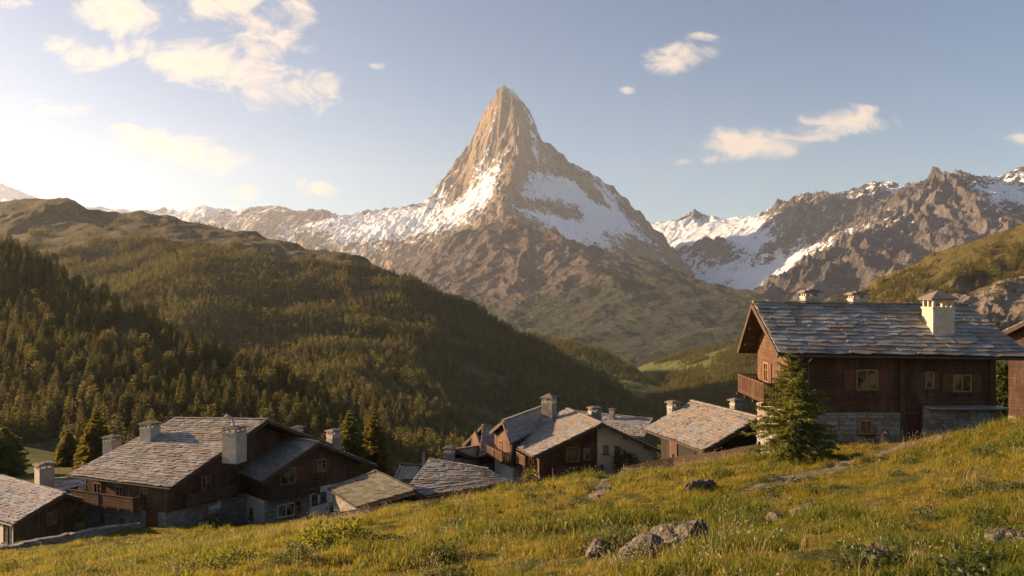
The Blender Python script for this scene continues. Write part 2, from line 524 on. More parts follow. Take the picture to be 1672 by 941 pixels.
# ---- the great pyramid-shaped peak
T_PEAK = Tin([
    # left and right skyline
    [(480, 375, 9900, 0, .5), (540, 358, 9800, 0, .8), (575, 352, 10000, 0, .8), (600, 347, 10050, 0, .5), (650, 341, 10250, 0, .6), (700, 334, 10280, 0, .2), (722, 322, 10250, 0, .1), (733, 300, 10180, 0, 0),
     (745, 277, 10060, 0, .05), (755, 263, 9960, 0, 0), (772, 246, 9820, 0, .1), (781, 222, 9620, 0, 0), (788, 194, 9420, 0, .1), (806, 184, 9260, 0, .2), (807, 160, 9130, 0, 0), (814, 146, 9050, 0, .1), (825, 140, 9000, 0, .45),
     (838, 151, 9010, 0, .8), (856, 172, 9030, 0, .6), (871, 193, 9050, 0, .4), (886, 226, 9080, 0, .35), (905, 244, 9100, 0, .2), (925, 262, 9150, 0, .3), (962, 284, 9200, 0, .5), (1000, 306, 9250, 0, .3), (1030, 335, 9300, 0, .2), (1050, 357, 9300, 0, 0),
     (1085, 392, 9200, 0, 0), (1115, 428, 9000, 0, 0), (1145, 458, 8700, 0, 0), (1200, 500, 8500, 0, 0)],
    # the arete coming towards the village
    [(825, 140, 9000, 0, .45), (842, 172, 8880, 0, .2), (846, 205, 8740, 0, .1), (848, 238, 8560, 0, 0), (841, 270, 8380, 0, .0), (833, 297, 8200, 0, .1), (818, 318, 8000, 0, .2), (826, 345, 7600, 0, 0), (835, 380, 7200, 0, 0), (820, 470, 6500, 0, 0)],
    # second arete on the right face
    [(905, 244, 9100, 0, .2), (918, 270, 9000, 0, 0), (948, 300, 8900, 0, .1), (980, 330, 8850, 0, .2)],
    # rim of the snow shelf at the left foot
    [(740, 328, 8900, 0, .3), (770, 316, 8700, 0, .8), (797, 301, 8500, 0, .85), (818, 318, 8000, 0, .2)],
    [(690, 372, 8700, 0, .85), (745, 345, 8500, 0, .95), (790, 322, 8300, 0, .9)],
    [(580, 378, 9100, 0, .8), (620, 368, 9000, 0, .95), (680, 350, 9000, 0, .75), (720, 335, 8950, 0, .6)],
    # snow field under the right face
    [(850, 320, 8300, 0, .75), (905, 318, 8500, 0, .82), (960, 332, 8700, 0, .85), (1010, 352, 8900, 0, .8), (1040, 362, 9100, 0, .3)],
    [(866, 338, 8080, 0, .15), (900, 343, 8250, 0, .1), (938, 350, 8420, 0, .15)],
    [(845, 345, 7900, 0, .6), (900, 360, 8000, 0, .85), (960, 372, 8200, 0, .85), (1030, 378, 8500, 0, .7)],
    [(870, 372, 7600, 0, .2), (930, 388, 7700, 0, .75), (990, 398, 7900, 0, .65), (1040, 405, 8200, 0, .1)],
], loose=[
    (868, 245, 8850, 0, .72), (885, 285, 8800, 0, .68), (870, 215, 8930, 0, .75), (860, 300, 8500, 0, .6), (928, 300, 8850, 0, .75),
    (960, 440, 7300, 0, 0), (1050, 430, 7900, 0, 0), (1100, 470, 7700, 0, 0), (1000, 480, 7000, 0, 0), (900, 450, 7000, 0, 0), (760, 400, 7800, 0, .15), (700, 420, 7900, 0, .1), (640, 400, 8500, 0, .45), (580, 400, 8800, 0, .5), (500, 410, 9000, 0, .2),
    (700, 480, 6900, 0, 0), (560, 480, 7900, 0, 0), (480, 480, 8600)],
    back=(1.12, .10), warp=(20, 220), relief=[('gully', 36, 300, 5, 3), ('ridged', 34, 200, 7, 4), ('fbm', 10, 40, 4, 9)])

# ---- range with the glacier on the right
T_RANGE = Tin([
    [(1020, 385, 11500, 0, .9), (1060, 366, 11400, 0, .9), (1100, 364, 11300, 0, .9), (1118, 362, 11200, 0, .9), (1131, 351, 11000, 0, .1), (1150, 358, 11000, 0, .9), (1180, 357, 10800, 0, .9), (1215, 357, 10500, 0, .8), (1252, 354, 10000, 0, .7), (1270, 342, 9500, 0, .1), (1296, 325, 9000, 0, 0),
     (1308, 321, 8950, 0, .3), (1340, 328, 9000, 0, .4), (1375, 335, 9100, 0, .6), (1402, 330, 9000, 0, .8), (1420, 315, 8600, 0, .2), (1446, 299, 8300, 0, .5), (1490, 310, 8000, 0, .9), (1510, 300, 7400, 0, .2), (1528, 292, 7000, 0, 0), (1545, 286, 6800, 0, 0), (1575, 296, 6900, 0, 0), (1600, 292, 7000, 0, .2), (1625, 294, 7000, 0, .6),
     (1650, 282, 7000, 0, .5), (1690, 270, 7000, 0, .7), (1790, 262, 7000, 0, .4), (1900, 280, 7000, 0, .4)],
    # peak A face rib
    [(1308, 321, 8950, 0, .3), (1300, 350, 8400, 0, 0), (1292, 380, 8000, 0, 0), (1272, 402, 7700, 0, 0)],
    # spur from the snow cap down left
    [(1446, 299, 8300, 0, .5), (1420, 335, 7800, 0, 0), (1395, 370, 7300, 0, 0), (1350, 400, 6900, 0, .2)],
    # spur of the right peak
    [(1545, 286, 6800, 0, 0), (1500, 335, 6300, 0, .1), (1450, 372, 5900, 0, .15), (1385, 405, 5500, 0, 0), (1320, 440, 5100, 0, 0), (1262, 478, 4800, 0, 0), (1200, 520, 4600, 0, 0)],
    [(1545, 286, 6800, 0, 0), (1560, 330, 6200, 0, 0), (1580, 380, 5600, 0, 0), (1560, 430, 5000, 0, 0)],
    # snow field
    [(1080, 372, 10800, 0, .95), (1140, 372, 10400, 0, 1), (1200, 372, 9800, 0, 1), (1245, 372, 9300, 0, .95)],
    [(1110, 400, 9700, 0, .95), (1160, 398, 9400, 0, 1), (1205, 400, 9000, 0, 1), (1255, 415, 8300, 0, .95), (1300, 412, 7600, 0, .6)],
    [(1120, 410, 9400, 0, .2), (1158, 393, 9000, 0, 0), (1190, 415, 8500, 0, 0)],
    [(1130, 455, 8600, 0, .95), (1180, 450, 8100, 0, 1), (1230, 445, 7600, 0, .95), (1290, 432, 7100, 0, .9), (1345, 404, 6850, 0, .5)],
], loose=[
    (1180, 480, 7300, 0, .95), (1240, 475, 6600, 0, .8), (1130, 500, 7600), (1200, 520, 6000), (1350, 370, 8000, 0, .1), (1480, 330, 7400, 0, .35), (1440, 330, 7900, 0, .25), (1460, 400, 5600, 0, 0), (1640, 320, 6400, 0, .85), (1690, 330, 6300, 0, .6), (1620, 350, 5800, 0, .1),
    (1400, 460, 4700), (1350, 500, 4400), (1500, 500, 4200), (1620, 430, 4600), (1750, 400, 5000), (1900, 400, 5500), (1700, 520, 4200), (1850, 520, 4400), (1250, 530, 4400), (1060, 420, 9900, 0, .6)],
    back=(1.12, .09), warp=(50, 420), relief=[('gully', 60, 520, 5, 21), ('ridged', 40, 420, 7, 22), ('fbm', 9, 60, 4, 29)])

# ---- distant snowy chain on the left
T_CHAIN = Tin([
    [(-420, 330, 12500, 0, .3), (-120, 310, 12500, 0, .6), (-60, 288, 12500, 0, .9), (-20, 296, 12500, 0, .9), (12, 304, 12500, 0, .9), (45, 322, 12600, 0, .7), (90, 335, 12800, 0, .4), (180, 356, 13000, 0, .3), (245, 351, 13000, 0, .3), (272, 344, 13000, 0, .2), (290, 348, 12900, 0, .6), (310, 342, 12800, 0, .9), (330, 336, 12700, 0, .95), (352, 341, 12600, 0, .8), (384, 348, 12500, 0, .3), (408, 346, 12300, 0, .6), (428, 338, 12000, 0, .3), (442, 339, 12000, 0, .9), (470, 347, 11800, 0, .3),
     (500, 350, 11600, 0, .1), (520, 346, 11500, 0, 0), (542, 353, 11400, 0, .4), (575, 356, 11200, 0, .6), (640, 362, 10800, 0, .5)],
    [(330, 336, 12700, 0, .95), (340, 365, 11800, 0, .35), (350, 400, 11000)], [(428, 338, 12000, 0, .3), (440, 365, 11200, 0, .1), (450, 400, 10400)], [(520, 346, 11500), (545, 375, 10500), (560, 410, 9600)],
], loose=[(-420, 420, 10500), (-60, 400, 10500, 0, .2), (10, 330, 11600, 0, .8), (100, 420, 10000), (250, 420, 10000), (380, 375, 11400, 0, .3), (300, 370, 11700, 0, .5), (480, 392, 10400, 0, .55), (420, 430, 9800), (520, 430, 9300), (640, 420, 9000, 0, .2), (600, 390, 9800, 0, .7)],
    back=(1.1, .06), warp=(50, 500), relief=[('gully', 60, 700, 4, 41), ('ridged', 35, 500, 6, 42)])

# ---- brown shoulder below the peak
T_SHOULDER = Tin([
    [(520, 500, 6600), (600, 462, 6500, .1), (665, 437, 6300, .1), (700, 415, 6200, .05), (745, 388, 6200), (790, 371, 6250), (815, 362, 6300), (832, 360, 6300), (860, 366, 6200), (900, 379, 6000), (940, 396, 5900), (985, 408, 5800, .1), (1040, 424, 5500, .3), (1100, 443, 5200, .5), (1150, 460, 4900, .6), (1215, 477, 4600, .8), (1265, 494, 4300, .9), (1320, 520, 4100, .9), (1400, 560, 3900, .9)],
    [(832, 360, 6300), (800, 395, 5900), (770, 430, 5500, .05), (745, 470, 5000, .2)],
    [(832, 360, 6300), (862, 400, 5700), (850, 440, 5200, 0), (835, 490, 4600, .2), (830, 540, 3900, .5)],
    [(900, 379, 6000), (950, 430, 5200, .1), (1000, 470, 4600, .5), (1040, 520, 3900, .7)],
    [(1100, 443, 5200, .5), (1120, 490, 4300, .8), (1140, 540, 3600, .9)],
], loose=[(700, 470, 5100, .2), (790, 430, 5400, .05), (820, 410, 5700, 0), (900, 430, 5300, .05), (890, 500, 4400, .5), (960, 520, 4000, .7), (770, 520, 4200, .5), (640, 520, 4900, .3), (560, 560, 4600, .4),
            (1080, 570, 3000, .9), (1000, 580, 2900, .9), (920, 570, 3100, .8), (840, 590, 2900, .8), (1150, 600, 2700, .95), (1230, 580, 2800, .95), (1060, 480, 4500, .6), (1200, 530, 3500, .95), (1300, 570, 3000, .95), (700, 600, 3200, .6), (560, 620, 3500, .6), (1020, 660, 2300, .9), (1150, 660, 2200, .9), (850, 680, 2300, .9), (1350, 650, 2500, .9)],
    back=(1.12, .10), warp=(60, 420), relief=[('gully', 22, 460, 5, 51), ('ridged', 17, 300, 7, 52), ('fbm', 6, 50, 4, 59)])

# ---- grassy slope with crags on the right
T_RIGHT = Tin([
    [(1290, 545, 1750, .6, 0, .9), (1340, 515, 1700, .7, 0, .6), (1390, 486, 1650, .7, 0, .3), (1430, 463, 1600, .5, 0, 0), (1480, 438, 1560, .8, 0, 0), (1530, 413, 1530, .9, 0, 0), (1580, 393, 1500, 1, 0, 0), (1630, 377, 1480, 1, 0, 0), (1690, 357, 1450, 1), (1800, 330, 1400, 1), (1950, 300, 1350, 1)],
    [(1400, 500, 1480, .6, 0, 1), (1460, 475, 1420, .8, 0, .7), (1530, 455, 1380, .9, 0, .5), (1600, 440, 1340, .8, 0, .5), (1690, 430, 1300, .8, 0, .6), (1900, 400, 1200, .8, 0, .5)],
    [(1540, 480, 1230, .3, 0, .4), (1600, 482, 1200, .1, 0, .2), (1650, 480, 1180, .1, 0, .3), (1720, 475, 1150, .2, 0, .4)],
], loose=[(1290, 590, 1400, .8, 0, 1), (1400, 540, 1200, .7, 0, 1), (1480, 530, 1120, .6, 0, 1), (1560, 540, 1080, .2, 0, .3), (1620, 545, 1060, .1, 0, .2), (1700, 540, 1040, .2, 0, .4), (1320, 640, 950, .8, 0, 1), (1500, 600, 900, .8, 0, 1), (1700, 600, 900, .7, 0, 1), (1900, 520, 1000, .7, 0, .5), (1450, 720, 600, .8, 0, 1), (1700, 720, 600, .8, 0, 1), (1900, 640, 650, .8)],
    back=(1.15, .06), warp=(14, 120), relief=[('gully', 8, 150, 5, 61), ('ridged', 11, 110, 6, 62)])

# ---- wooded foot of the valley on the right
T_VALLEY = Tin([
    [(940, 640, 2300, .8, 0, .8), (1000, 618, 2200, .9, 0, .5), (1035, 603, 2150, 1, 0, .3), (1070, 592, 2100, .9, 0, .5), (1110, 580, 2050, .9, 0, 1), (1160, 572, 2000, .8, 0, 1), (1215, 556, 1950, .8, 0, 1), (1280, 540, 1900, .8, 0, 1), (1400, 525, 1850, .8, 0, 1)],
    [(1050, 607, 1950, 1, 0, 0), (1085, 600, 1930, 1, 0, 0), (1115, 594, 1900, 1, 0, .1)],
], loose=[(1040, 625, 1750, .9, 0, .6), (1090, 620, 1700, .9, 0, .7), (1080, 645, 1450, .8, 0, 1), (1140, 615, 1600, .8, 0, 1), (1180, 600, 1600, .8, 0, 1), (1130, 665, 1200, .8, 0, 1), (1210, 650, 1150, .8, 0, 1), (1220, 610, 1450, .8, 0, 1), (1280, 640, 1150, .8, 0, 1), (1100, 720, 900, .8, 0, 1), (1250, 720, 850, .8, 0, 1), (1400, 640, 1150, .8, 0, 1), (980, 680, 1500, .8, 0, 1), (1400, 740, 800, .8, 0, 1)],
    back=(1.1, .05), warp=(14, 140), relief=[('fbm', 12, 130, 5, 71)])

# ---- spur with the meadow strip
T_SPUR = Tin([
    [(760, 545, 2100, .8, 0, 1), (830, 545, 2050, .8, 0, 1), (885, 548, 2000, .8, 0, 1), (930, 558, 1930, .8, 0, 1), (975, 572, 1850, .8, 0, 1), (1005, 585, 1800, .8, 0, 1), (1045, 610, 1700, .8, 0, 1), (1085, 635, 1600, .8, 0, 1), (1120, 660, 1500, .8, 0, 1), (1180, 700, 1400, .8, 0, 1)],
    [(915, 585, 1700, 1, 0, 0), (960, 604, 1630, 1, 0, 0), (1010, 628, 1550, 1, 0, 0), (1050, 648, 1480, 1, 0, .1)],
    [(905, 598, 1600, 1, 0, .3), (950, 622, 1530, 1, 0, .1), (1000, 645, 1450, 1, 0, .2)],
], loose=[(840, 600, 1700, .8, 0, 1), (890, 630, 1400, .8, 0, 1), (980, 670, 1250, .8, 0, 1), (1060, 690, 1250, .8, 0, 1), (940, 572, 1820, .8, 0, 1), (1020, 610, 1680, .8, 0, 1), (1120, 740, 1100, .8, 0, 1), (850, 700, 1100, .8, 0, 1)],
    back=(1.08, .06), warp=(10, 120), relief=[('fbm', 9, 100, 5, 81)])

# ---- the long wooded hill on the left
T_HILL = Tin([
    [(-500, 385, 1900, .6), (-250, 370, 1850, .6), (-90, 346, 1820, .6), (0, 334, 1800, .6), (50, 326, 1780, .6), (88, 322, 1760, .6), (120, 328, 1750, .6), (150, 344, 1740, .7), (195, 348, 1730, .7, 0, .2), (230, 346, 1700, .7, 0, .5), (270, 353, 1690, .6, 0, .3), (320, 364, 1640, .5, 0, .3), (360, 372, 1600, .4, 0, .2), (400, 382, 1560, .4), (460, 396, 1510, .3), (500, 406, 1480, .4), (560, 414, 1440, .6), (600, 425, 1410, .5), (645, 447, 1370, .5, 0, .3),
     (690, 462, 1340, .6, 0, 1), (730, 485, 1310, .6, 0, 1), (790, 516, 1250, .6, 0, 1), (850, 552, 1190, .6, 0, 1), (900, 580, 1140, .6, 0, 1), (950, 606, 1100, .6, 0, 1), (1000, 632, 1060, .6, 0, 1), (1050, 662, 1020, .6, 0, 1), (1100, 690, 980, .6, 0, 1), (1180, 730, 940, .6, 0, 1)],
    [(-300, 420, 1500, .6), (0, 385, 1450, .6), (150, 392, 1400, .7, 0, .2), (240, 405, 1350, .7, 0, .9), (330, 418, 1300, .6, 0, .9), (420, 428, 1290, .6, 0, .8), (480, 444, 1280, .5, 0, .7), (540, 440, 1300, .4, 0, .4), (600, 452, 1290, .4, 0, .4)],
    [(195, 375, 1560, .4), (300, 388, 1480, .3), (400, 402, 1420, .3), (460, 414, 1400, .3)],
    [(645, 447, 1370, .5), (640, 500, 1150, .3, 0, .6), (660, 560, 980, .4, 0, .8), (690, 640, 800, .5, 0, .9)],
    [(420, 428, 1290, .6, 0, .8), (440, 500, 1080, .6, 0, 1), (470, 570, 900, .6, 0, 1)],
], loose=[(-200, 460, 1150, .7, 0, .7), (100, 450, 1150, .7, 0, .7), (250, 470, 1060, .7, 0, 1), (350, 540, 900, .7, 0, 1), (560, 520, 1040, .5, 0, 1), (560, 600, 830, .5, 0, .8), (760, 560, 1060, .6, 0, 1), (760, 640, 860, .4, 0, .55), (820, 690, 800, .8, 0, .3), (860, 620, 980, .6, 0, 1), (920, 680, 880, .6, 0, 1), (1000, 690, 900, .6, 0, 1),
            (-300, 640, 700, .7, 0, 1), (100, 640, 700, .7, 0, 1), (300, 660, 640, .7, 0, 1), (450, 690, 600, .7, 0, 1), (600, 680, 640, .5, 0, .8), (700, 700, 640, .7, 0, .5), (700, 740, 560, .8, 0, .9), (850, 745, 640, .7, 0, 1), (960, 745, 700, .6, 0, 1), (1080, 745, 760, .6, 0, 1), (600, 760, 480, .7, 0, 1), (450, 790, 420, .7, 0, 1), (800, 800, 420, .8, 0, 1), (1000, 800, 480, .8, 0, 1), (1200, 790, 560, .8, 0, 1), (0, 760, 480, .7, 0, 1), (-300, 760, 480, .7, 0, 1),
            (500, 850, 300, .8), (800, 860, 300, .8), (1200, 840, 360, .8), (0, 900, 300, .8), (-400, 900, 300)],
    back=(1.12, .06), warp=(16, 130), relief=[('gully', 8, 240, 4, 5), ('fbm', 5, 70, 4, 8)])

# ---- the nearer wooded slope
T_WOOD = Tin([
    [(-420, 470, 560, .8, 0, 1), (-200, 440, 545, .8, 0, 1), (-60, 402, 530, .8, 0, 1), (0, 405, 520, .8, 0, 1), (60, 432, 505, .8, 0, 1), (110, 465, 490, .8, 0, 1), (150, 492, 475, .8, 0, 1), (180, 508, 465, .9, 0, .3), (215, 512, 455, .9, 0, .6), (270, 548, 440, .8, 0, 1), (330, 580, 425, .8, 0, 1), (400, 604, 410, .8, 0, 1), (450, 622, 400, .8, 0, 1), (500, 648, 392, .8, 0, 1), (550, 682, 384, .8, 0, 1), (590, 710, 378, .8, 0, 1), (640, 745, 370, .8, 0, 1), (700, 790, 360, .8, 0, 1), (780, 850, 340, .8, 0, 1)],
    [(180, 508, 465, .9, 0, .3), (230, 560, 420, 1, 0, .2), (300, 625, 380, .9, 0, .7)],
    [(40, 560, 400, .9, 0, .7), (100, 650, 330, .9, 0, .8), (150, 700, 295, 1, 0, .5)],
], loose=[(-420, 560, 400, .8, 0, 1), (-150, 560, 400, .8, 0, 1), (100, 560, 410, .8, 0, 1), (300, 640, 370, .8, 0, 1), (400, 680, 340, .8, 0, 1), (480, 710, 320, .8, 0, 1), (-300, 720, 280, .8, 0, 1), (-100, 720, 280, .8, 0, .9), (40, 735, 250, 1, 0, .25), (90, 745, 235, 1, 0, .15), (150, 760, 240, 1, 0, .6), (260, 760, 260, .8, 0, 1), (400, 760, 285, .8, 0, 1), (540, 775, 300, .8, 0, 1), (620, 800, 300, .9, 0, .8), (-400, 800, 200, .9), (0, 790, 185, 1), (300, 850, 190, 1), (600, 870, 220, 1), (760, 900, 260)],
    back=(1.25, .12), warp=(5, 50), relief=[('fbm', 3.0, 40, 5, 15)])

MAT_PEAK = terrain_mat('peak_rock_and_snow', (.17, .135, .098), (.38, .27, .165), (.44, .32, .20), (.10, .10, .04), (.14, .12, .05), 420, (R(10), R(-38), 0), 1.0)
MAT_RANGE = terrain_mat('range_rock_and_snow', (.115, .098, .09), (.22, .182, .16), (.28, .235, .205), (.09, .08, .04), (.13, .11, .05), 420, None, 1.0)
MAT_CHAIN = terrain_mat('far_rock_and_snow', (.15, .12, .10), (.22, .18, .15), (.25, .21, .18), (.1, .09, .05), (.12, .1, .05), 500, None, .8)
MAT_SHOULDER = terrain_mat('brown_rock_and_turf', (.09, .066, .056), (.185, .137, .112), (.23, .172, .14), (.042, .052, .030), (.088, .082, .042), 260, None, 1.1)
MAT_RIGHT = terrain_mat('turf_and_crag', (.16, .13, .105), (.30, .245, .195), (.34, .29, .24), (.10, .085, .020), (.17, .125, .030), 70, None, 1.0)
MAT_VALLEY = terrain_mat('valley_turf', (.09, .08, .045), (.13, .11, .06), (.15, .13, .07), (.10, .12, .025), (.16, .16, .04), 90, None, .6)
MAT_HILL = terrain_mat('hillside_turf_and_scree', (.12, .092, .07), (.22, .17, .13), (.28, .235, .19), (.085, .075, .028), (.165, .12, .048), 90, None, 1.0)
MAT_WOOD = terrain_mat('woodland_floor', (.06, .05, .03), (.09, .075, .04), (.1, .08, .05), (.05, .055, .015), (.10, .095, .028), 25, None, .6)

terrain('mountain_peak', T_PEAK, 470, 1210, 480, 6500, 10900, 480, MAT_PEAK)
terrain('glacier_mountains', T_RANGE, 1015, 1890, 460, 4200, 12000, 470, MAT_RANGE)
terrain('distant_mountains', T_CHAIN, -420, 650, 420, 9000, 13900, 190, MAT_CHAIN)
terrain('mountain_shoulder', T_SHOULDER, 520, 1400, 480, 2250, 6900, 430, MAT_SHOULDER)
terrain('grassy_hill', T_RIGHT, 1285, 1940, 360, 600, 1900, 380, MAT_RIGHT, True)
terrain('valley_hill', T_VALLEY, 940, 1400, 220, 800, 2400, 220, MAT_VALLEY, True, True)
terrain('spur_hill', T_SPUR, 760, 1180, 220, 1100, 2150, 200, MAT_VALLEY, True, True)
terrain('long_hill', T_HILL, -480, 1200, 620, 300, 1950, 430, MAT_HILL, True)
terrain('wooded_hill', T_WOOD, -400, 780, 360, 186, 620, 230, MAT_WOOD, True, True)

# ---- the alp on which the village stands
GP = [(0, 0, -1.75), (8, 0, -.5), (-8, 0, -3.2), (0, -12, -.2), (18, -8, 1.8), (-18, -8, -4.6), (30, 5, 1.5), (-30, 5, -8.5), (40, 25, -1.0), (-45, 25, -14)]
for px, py, d in [(836, 941, 10), (1672, 941, 8), (1300, 941, 9), (400, 941, 14.5), (0, 945, 22), (-200, 960, 26),
                  (1080, 902, 13.5), (1300, 850, 17), (1600, 800, 19), (1672, 760, 23), (1700, 682, 33), (1610, 703, 33), (1540, 722, 33.5), (1480, 741, 34),
                  (1560, 717, 38), (1640, 699, 39.5), (1353, 736, 43.5), (1490, 726, 43.5), (1625, 702, 43.5), (1440, 749, 38), (1370, 770, 32), (1260, 796, 27), (1293, 747, 37), (1230, 752, 42), (1240, 746, 44.5), (1100, 770, 48), (1015, 788, 49),
                  (1010, 790, 44), (900, 797, 43), (780, 813, 40), (700, 830, 38), (560, 856, 36), (400, 891, 33.5), (230, 909, 33), (0, 926, 33), (-250, 938, 34),
                  (836, 850, 22), (836, 820, 30), (560, 892, 22), (1145, 800, 28), (1000, 822, 27), (300, 921, 22), (1040, 855, 20),
                  (1140, 765, 60), (950, 779, 80), (1080, 772, 80), (1010, 790, 62), (720, 838, 58), (850, 806, 62), (620, 842, 58), (400, 862, 65), (480, 851, 66), (285, 863, 67), (430, 860, 71), (510, 840, 76), (25, 893, 61), (100, 885, 64), (225, 860, 66), (0, 902, 56), (-250, 905, 60), (300, 896, 50), (150, 900, 54), (500, 872, 50),
                  (0, 725, 200), (90, 748, 185), (-300, 770, 170), (157, 768, 110), (20, 775, 105), (570, 780, 105), (836, 805, 150), (1100, 785, 150), (1300, 770, 130), (1237, 742, 50), (1300, 742, 54), (1600, 705, 55), (1800, 680, 45), (1900, 640, 60), (1700, 690, 110), (1500, 735, 110)]:
    p = P(px, py, d); GP.append(tuple(p))
GP += [(-200, 330, -88), (0, 330, -92), (200, 330, -84), (-330, 330, -86), (330, 330, -80), (-120, 250, -70), (40, 250, -68), (180, 240, -58), (300, 240, -50)]
GP = np.array(GP)


class Rbf:
    def __init__(self, pts, lam=.15):
        self.c = pts[:, :2] / 30.0
        n = len(pts)
        K = self._k(self.c, self.c) + lam * np.eye(n) * .05
        Q = np.c_[np.ones(n), self.c]
        A = np.zeros((n + 3, n + 3)); A[:n, :n] = K; A[:n, n:] = Q; A[n:, :n] = Q.T
        self.w = np.linalg.solve(A, np.r_[pts[:, 2], 0, 0, 0]); self.n = n

    @staticmethod
    def _k(a, b):
        d = np.hypot(a[:, None, 0] - b[None, :, 0], a[:, None, 1] - b[None, :, 1])
        return d * d * np.log(d + 1e-9)

    def base(self, x, y):
        return self.ev(x, y, True)

    def ev(self, x, y, plain=False):
        x = np.asarray(x, float); s = x.shape
        q = np.c_[x.ravel(), np.asarray(y, float).ravel()] / 30.0
        out = []
        for i in range(0, len(q), 40000):
            c = q[i:i + 40000]
            out.append(self._k(c, self.c) @ self.w[:self.n] + self.w[self.n] + c @ self.w[self.n + 1:])
        return np.concatenate(out).reshape(s)


G_RBF = Rbf(GP)


def ground_z(x, y):
    x = np.asarray(x, float); y = np.asarray(y, float)
    s = x.shape; xf = x.ravel(); yf = y.ravel()
    near = np.clip((75 - yf) / 30, 0, 1)
    z = G_RBF.ev(xf, yf) + near * (.26 * fbm(xf, yf, 5.5, 3, .5, 33) + .08 * fbm(xf, yf, 1.3, 3, .5, 35))
    return z.reshape(s)


def gz(x, y):
    return float(ground_z(np.array([x]), np.array([y]))[0])


_ty = np.concatenate([np.linspace(-9, 6, 60), np.geomspace(6.1, 320, 640)])
_tx = np.linspace(-1.0, 1.0, 520)
_X = _tx[None, :] * (np.maximum(_ty, 0)[:, None] + 14); _Y = np.repeat(_ty[:, None], len(_tx), 1)
_Z = ground_z(_X, _Y)
_id = np.arange(_X.size).reshape(_X.shape)
_F = np.stack([_id[:-1, :-1].ravel(), _id[:-1, 1:].ravel(), _id[1:, 1:].ravel(), _id[1:, :-1].ravel()], 1)
ground = link('meadow_ground', np_mesh('meadow_ground', np.stack([_X.ravel(), _Y.ravel(), _Z.ravel()], 1), _F, [M['ground']], True))
ground['kind'] = 'structure'


# ------------------------------------------------------------------ camera, sun, sky, air
cam_d = bpy.data.cameras.new('camera'); cam = bpy.data.objects.new('camera', cam_d); COL.objects.link(cam)
cam.location = (0, 0, 0); cam.rotation_euler = (R(90), 0, 0)
cam_d.lens = 28.0; cam_d.sensor_width = 36.0; cam_d.clip_start = .1; cam_d.clip_end = 60000
scene.camera = cam

SUN_AZ, SUN_EL = R(-73), R(15)            # left of the view direction, low
S = Vector((math.sin(SUN_AZ) * math.cos(SUN_EL), math.cos(SUN_AZ) * math.cos(SUN_EL), math.sin(SUN_EL)))
sun_d = bpy.data.lights.new('sun', 'SUN'); sun = bpy.data.objects.new('sun', sun_d); COL.objects.link(sun)
sun_d.energy = 5.0; sun_d.angle = R(.6); sun_d.color = (1.0, .68, .39)
sun.rotation_euler = S.to_track_quat('Z', 'Y').to_euler()

world = bpy.data.worlds.new('World'); scene.world = world; world.use_nodes = True
w = NT('w', world.node_tree)
sky = w.n('ShaderNodeTexSky', sky_type='NISHITA', sun_disc=False, sun_elevation=SUN_EL, sun_rotation=SUN_AZ, altitude=2000, air_density=1.0, dust_density=.0, ozone_density=1.0)
dirn = w.n('ShaderNodeTexCoord').outputs['Generated']
sep = w.n('ShaderNodeSeparateXYZ', ins={0: dirn})
yy = w.math('MAXIMUM', sep.outputs[1], .02)
ca = w.math('DIVIDE', sep.outputs[0], yy); cb = w.math('DIVIDE', sep.outputs[2], yy)
cvec = w.n('ShaderNodeCombineXYZ', ins={0: ca, 1: cb, 2: 0.0}).outputs[0]
# clouds: centre in the photograph, half sizes, tilt, density
CL = [(335, 106, 140, 36, 12, 1), (455, 142, 92, 40, 10, 1), (190, 18, 70, 38, 8, 1), (130, 82, 66, 27, 14, 1), (360, 10, 85, 32, 0, .95), (430, 57, 66, 34, 5, .95), (470, 18, 46, 32, 0, .9), (495, 75, 36, 17, 0, .75), (95, 173, 62, 15, 8, .75), (300, 243, 104, 30, 4, .95), (510, 312, 52, 15, 3, .9), (410, 312, 34, 12, 0, .75), (620, 107, 24, 8, 0, .5), (528, 124, 20, 9, 0, .5),
      (1110, 90, 66, 24, -6, .9), (1145, 62, 28, 10, 0, .6), (1032, 141, 16, 11, 0, .65), (1360, 209, 98, 27, -12, 1), (1228, 238, 84, 27, -4, 1), (1120, 265, 26, 11, 0, .8), (1175, 264, 28, 10, 0, .75), (1672, 224, 28, 14, 0, .8), (1415, 311, 24, 7, -5, .5), (205, 212, 34, 8, 0, .5), (10, 0, 40, 14, 0, .6), (300, 30, 30, 12, 0, .5)]
wn = w.n('ShaderNodeTexNoise', ins={'Vector': cvec, 'Scale': 9.0, 'Detail': 3.0, 'Roughness': .5})
warp = w.vmath('MULTIPLY', w.vmath('SUBTRACT', wn.outputs['Color'], (.5, .5, .5)), (.06, .035, 0))
cw = w.vmath('ADD', cvec, warp)
field = None
for px, py, rx, ry, rot, den in CL:
    c = ((px - CX) / FPX, (CY - py) / FPX)
    a = R(-rot)
    q = w.vmath('SUBTRACT', cw, (c[0], c[1], 0))
    qx = w.n('ShaderNodeVectorMath', operation='DOT_PRODUCT', ins={0: q, 1: (math.cos(a) / (rx / FPX), math.sin(a) / (rx / FPX), 0)}).outputs['Value']
    qy = w.n('ShaderNodeVectorMath', operation='DOT_PRODUCT', ins={0: q, 1: (-math.sin(a) / (ry / FPX), math.cos(a) / (ry / FPX), 0)}).outputs['Value']
    r2 = w.math('MULTIPLY_ADD', qx, qx, w.math('MULTIPLY', qy, qy))
    v = w.math('MULTIPLY_ADD', r2, -.75, den * .95)
    field = v if field is None else w.math('SMOOTH_MAX', field, v, .15)
cm = w.n('ShaderNodeMapping', ins={0: cvec, 3: (1.0, 1.75, 1)}).outputs[0]
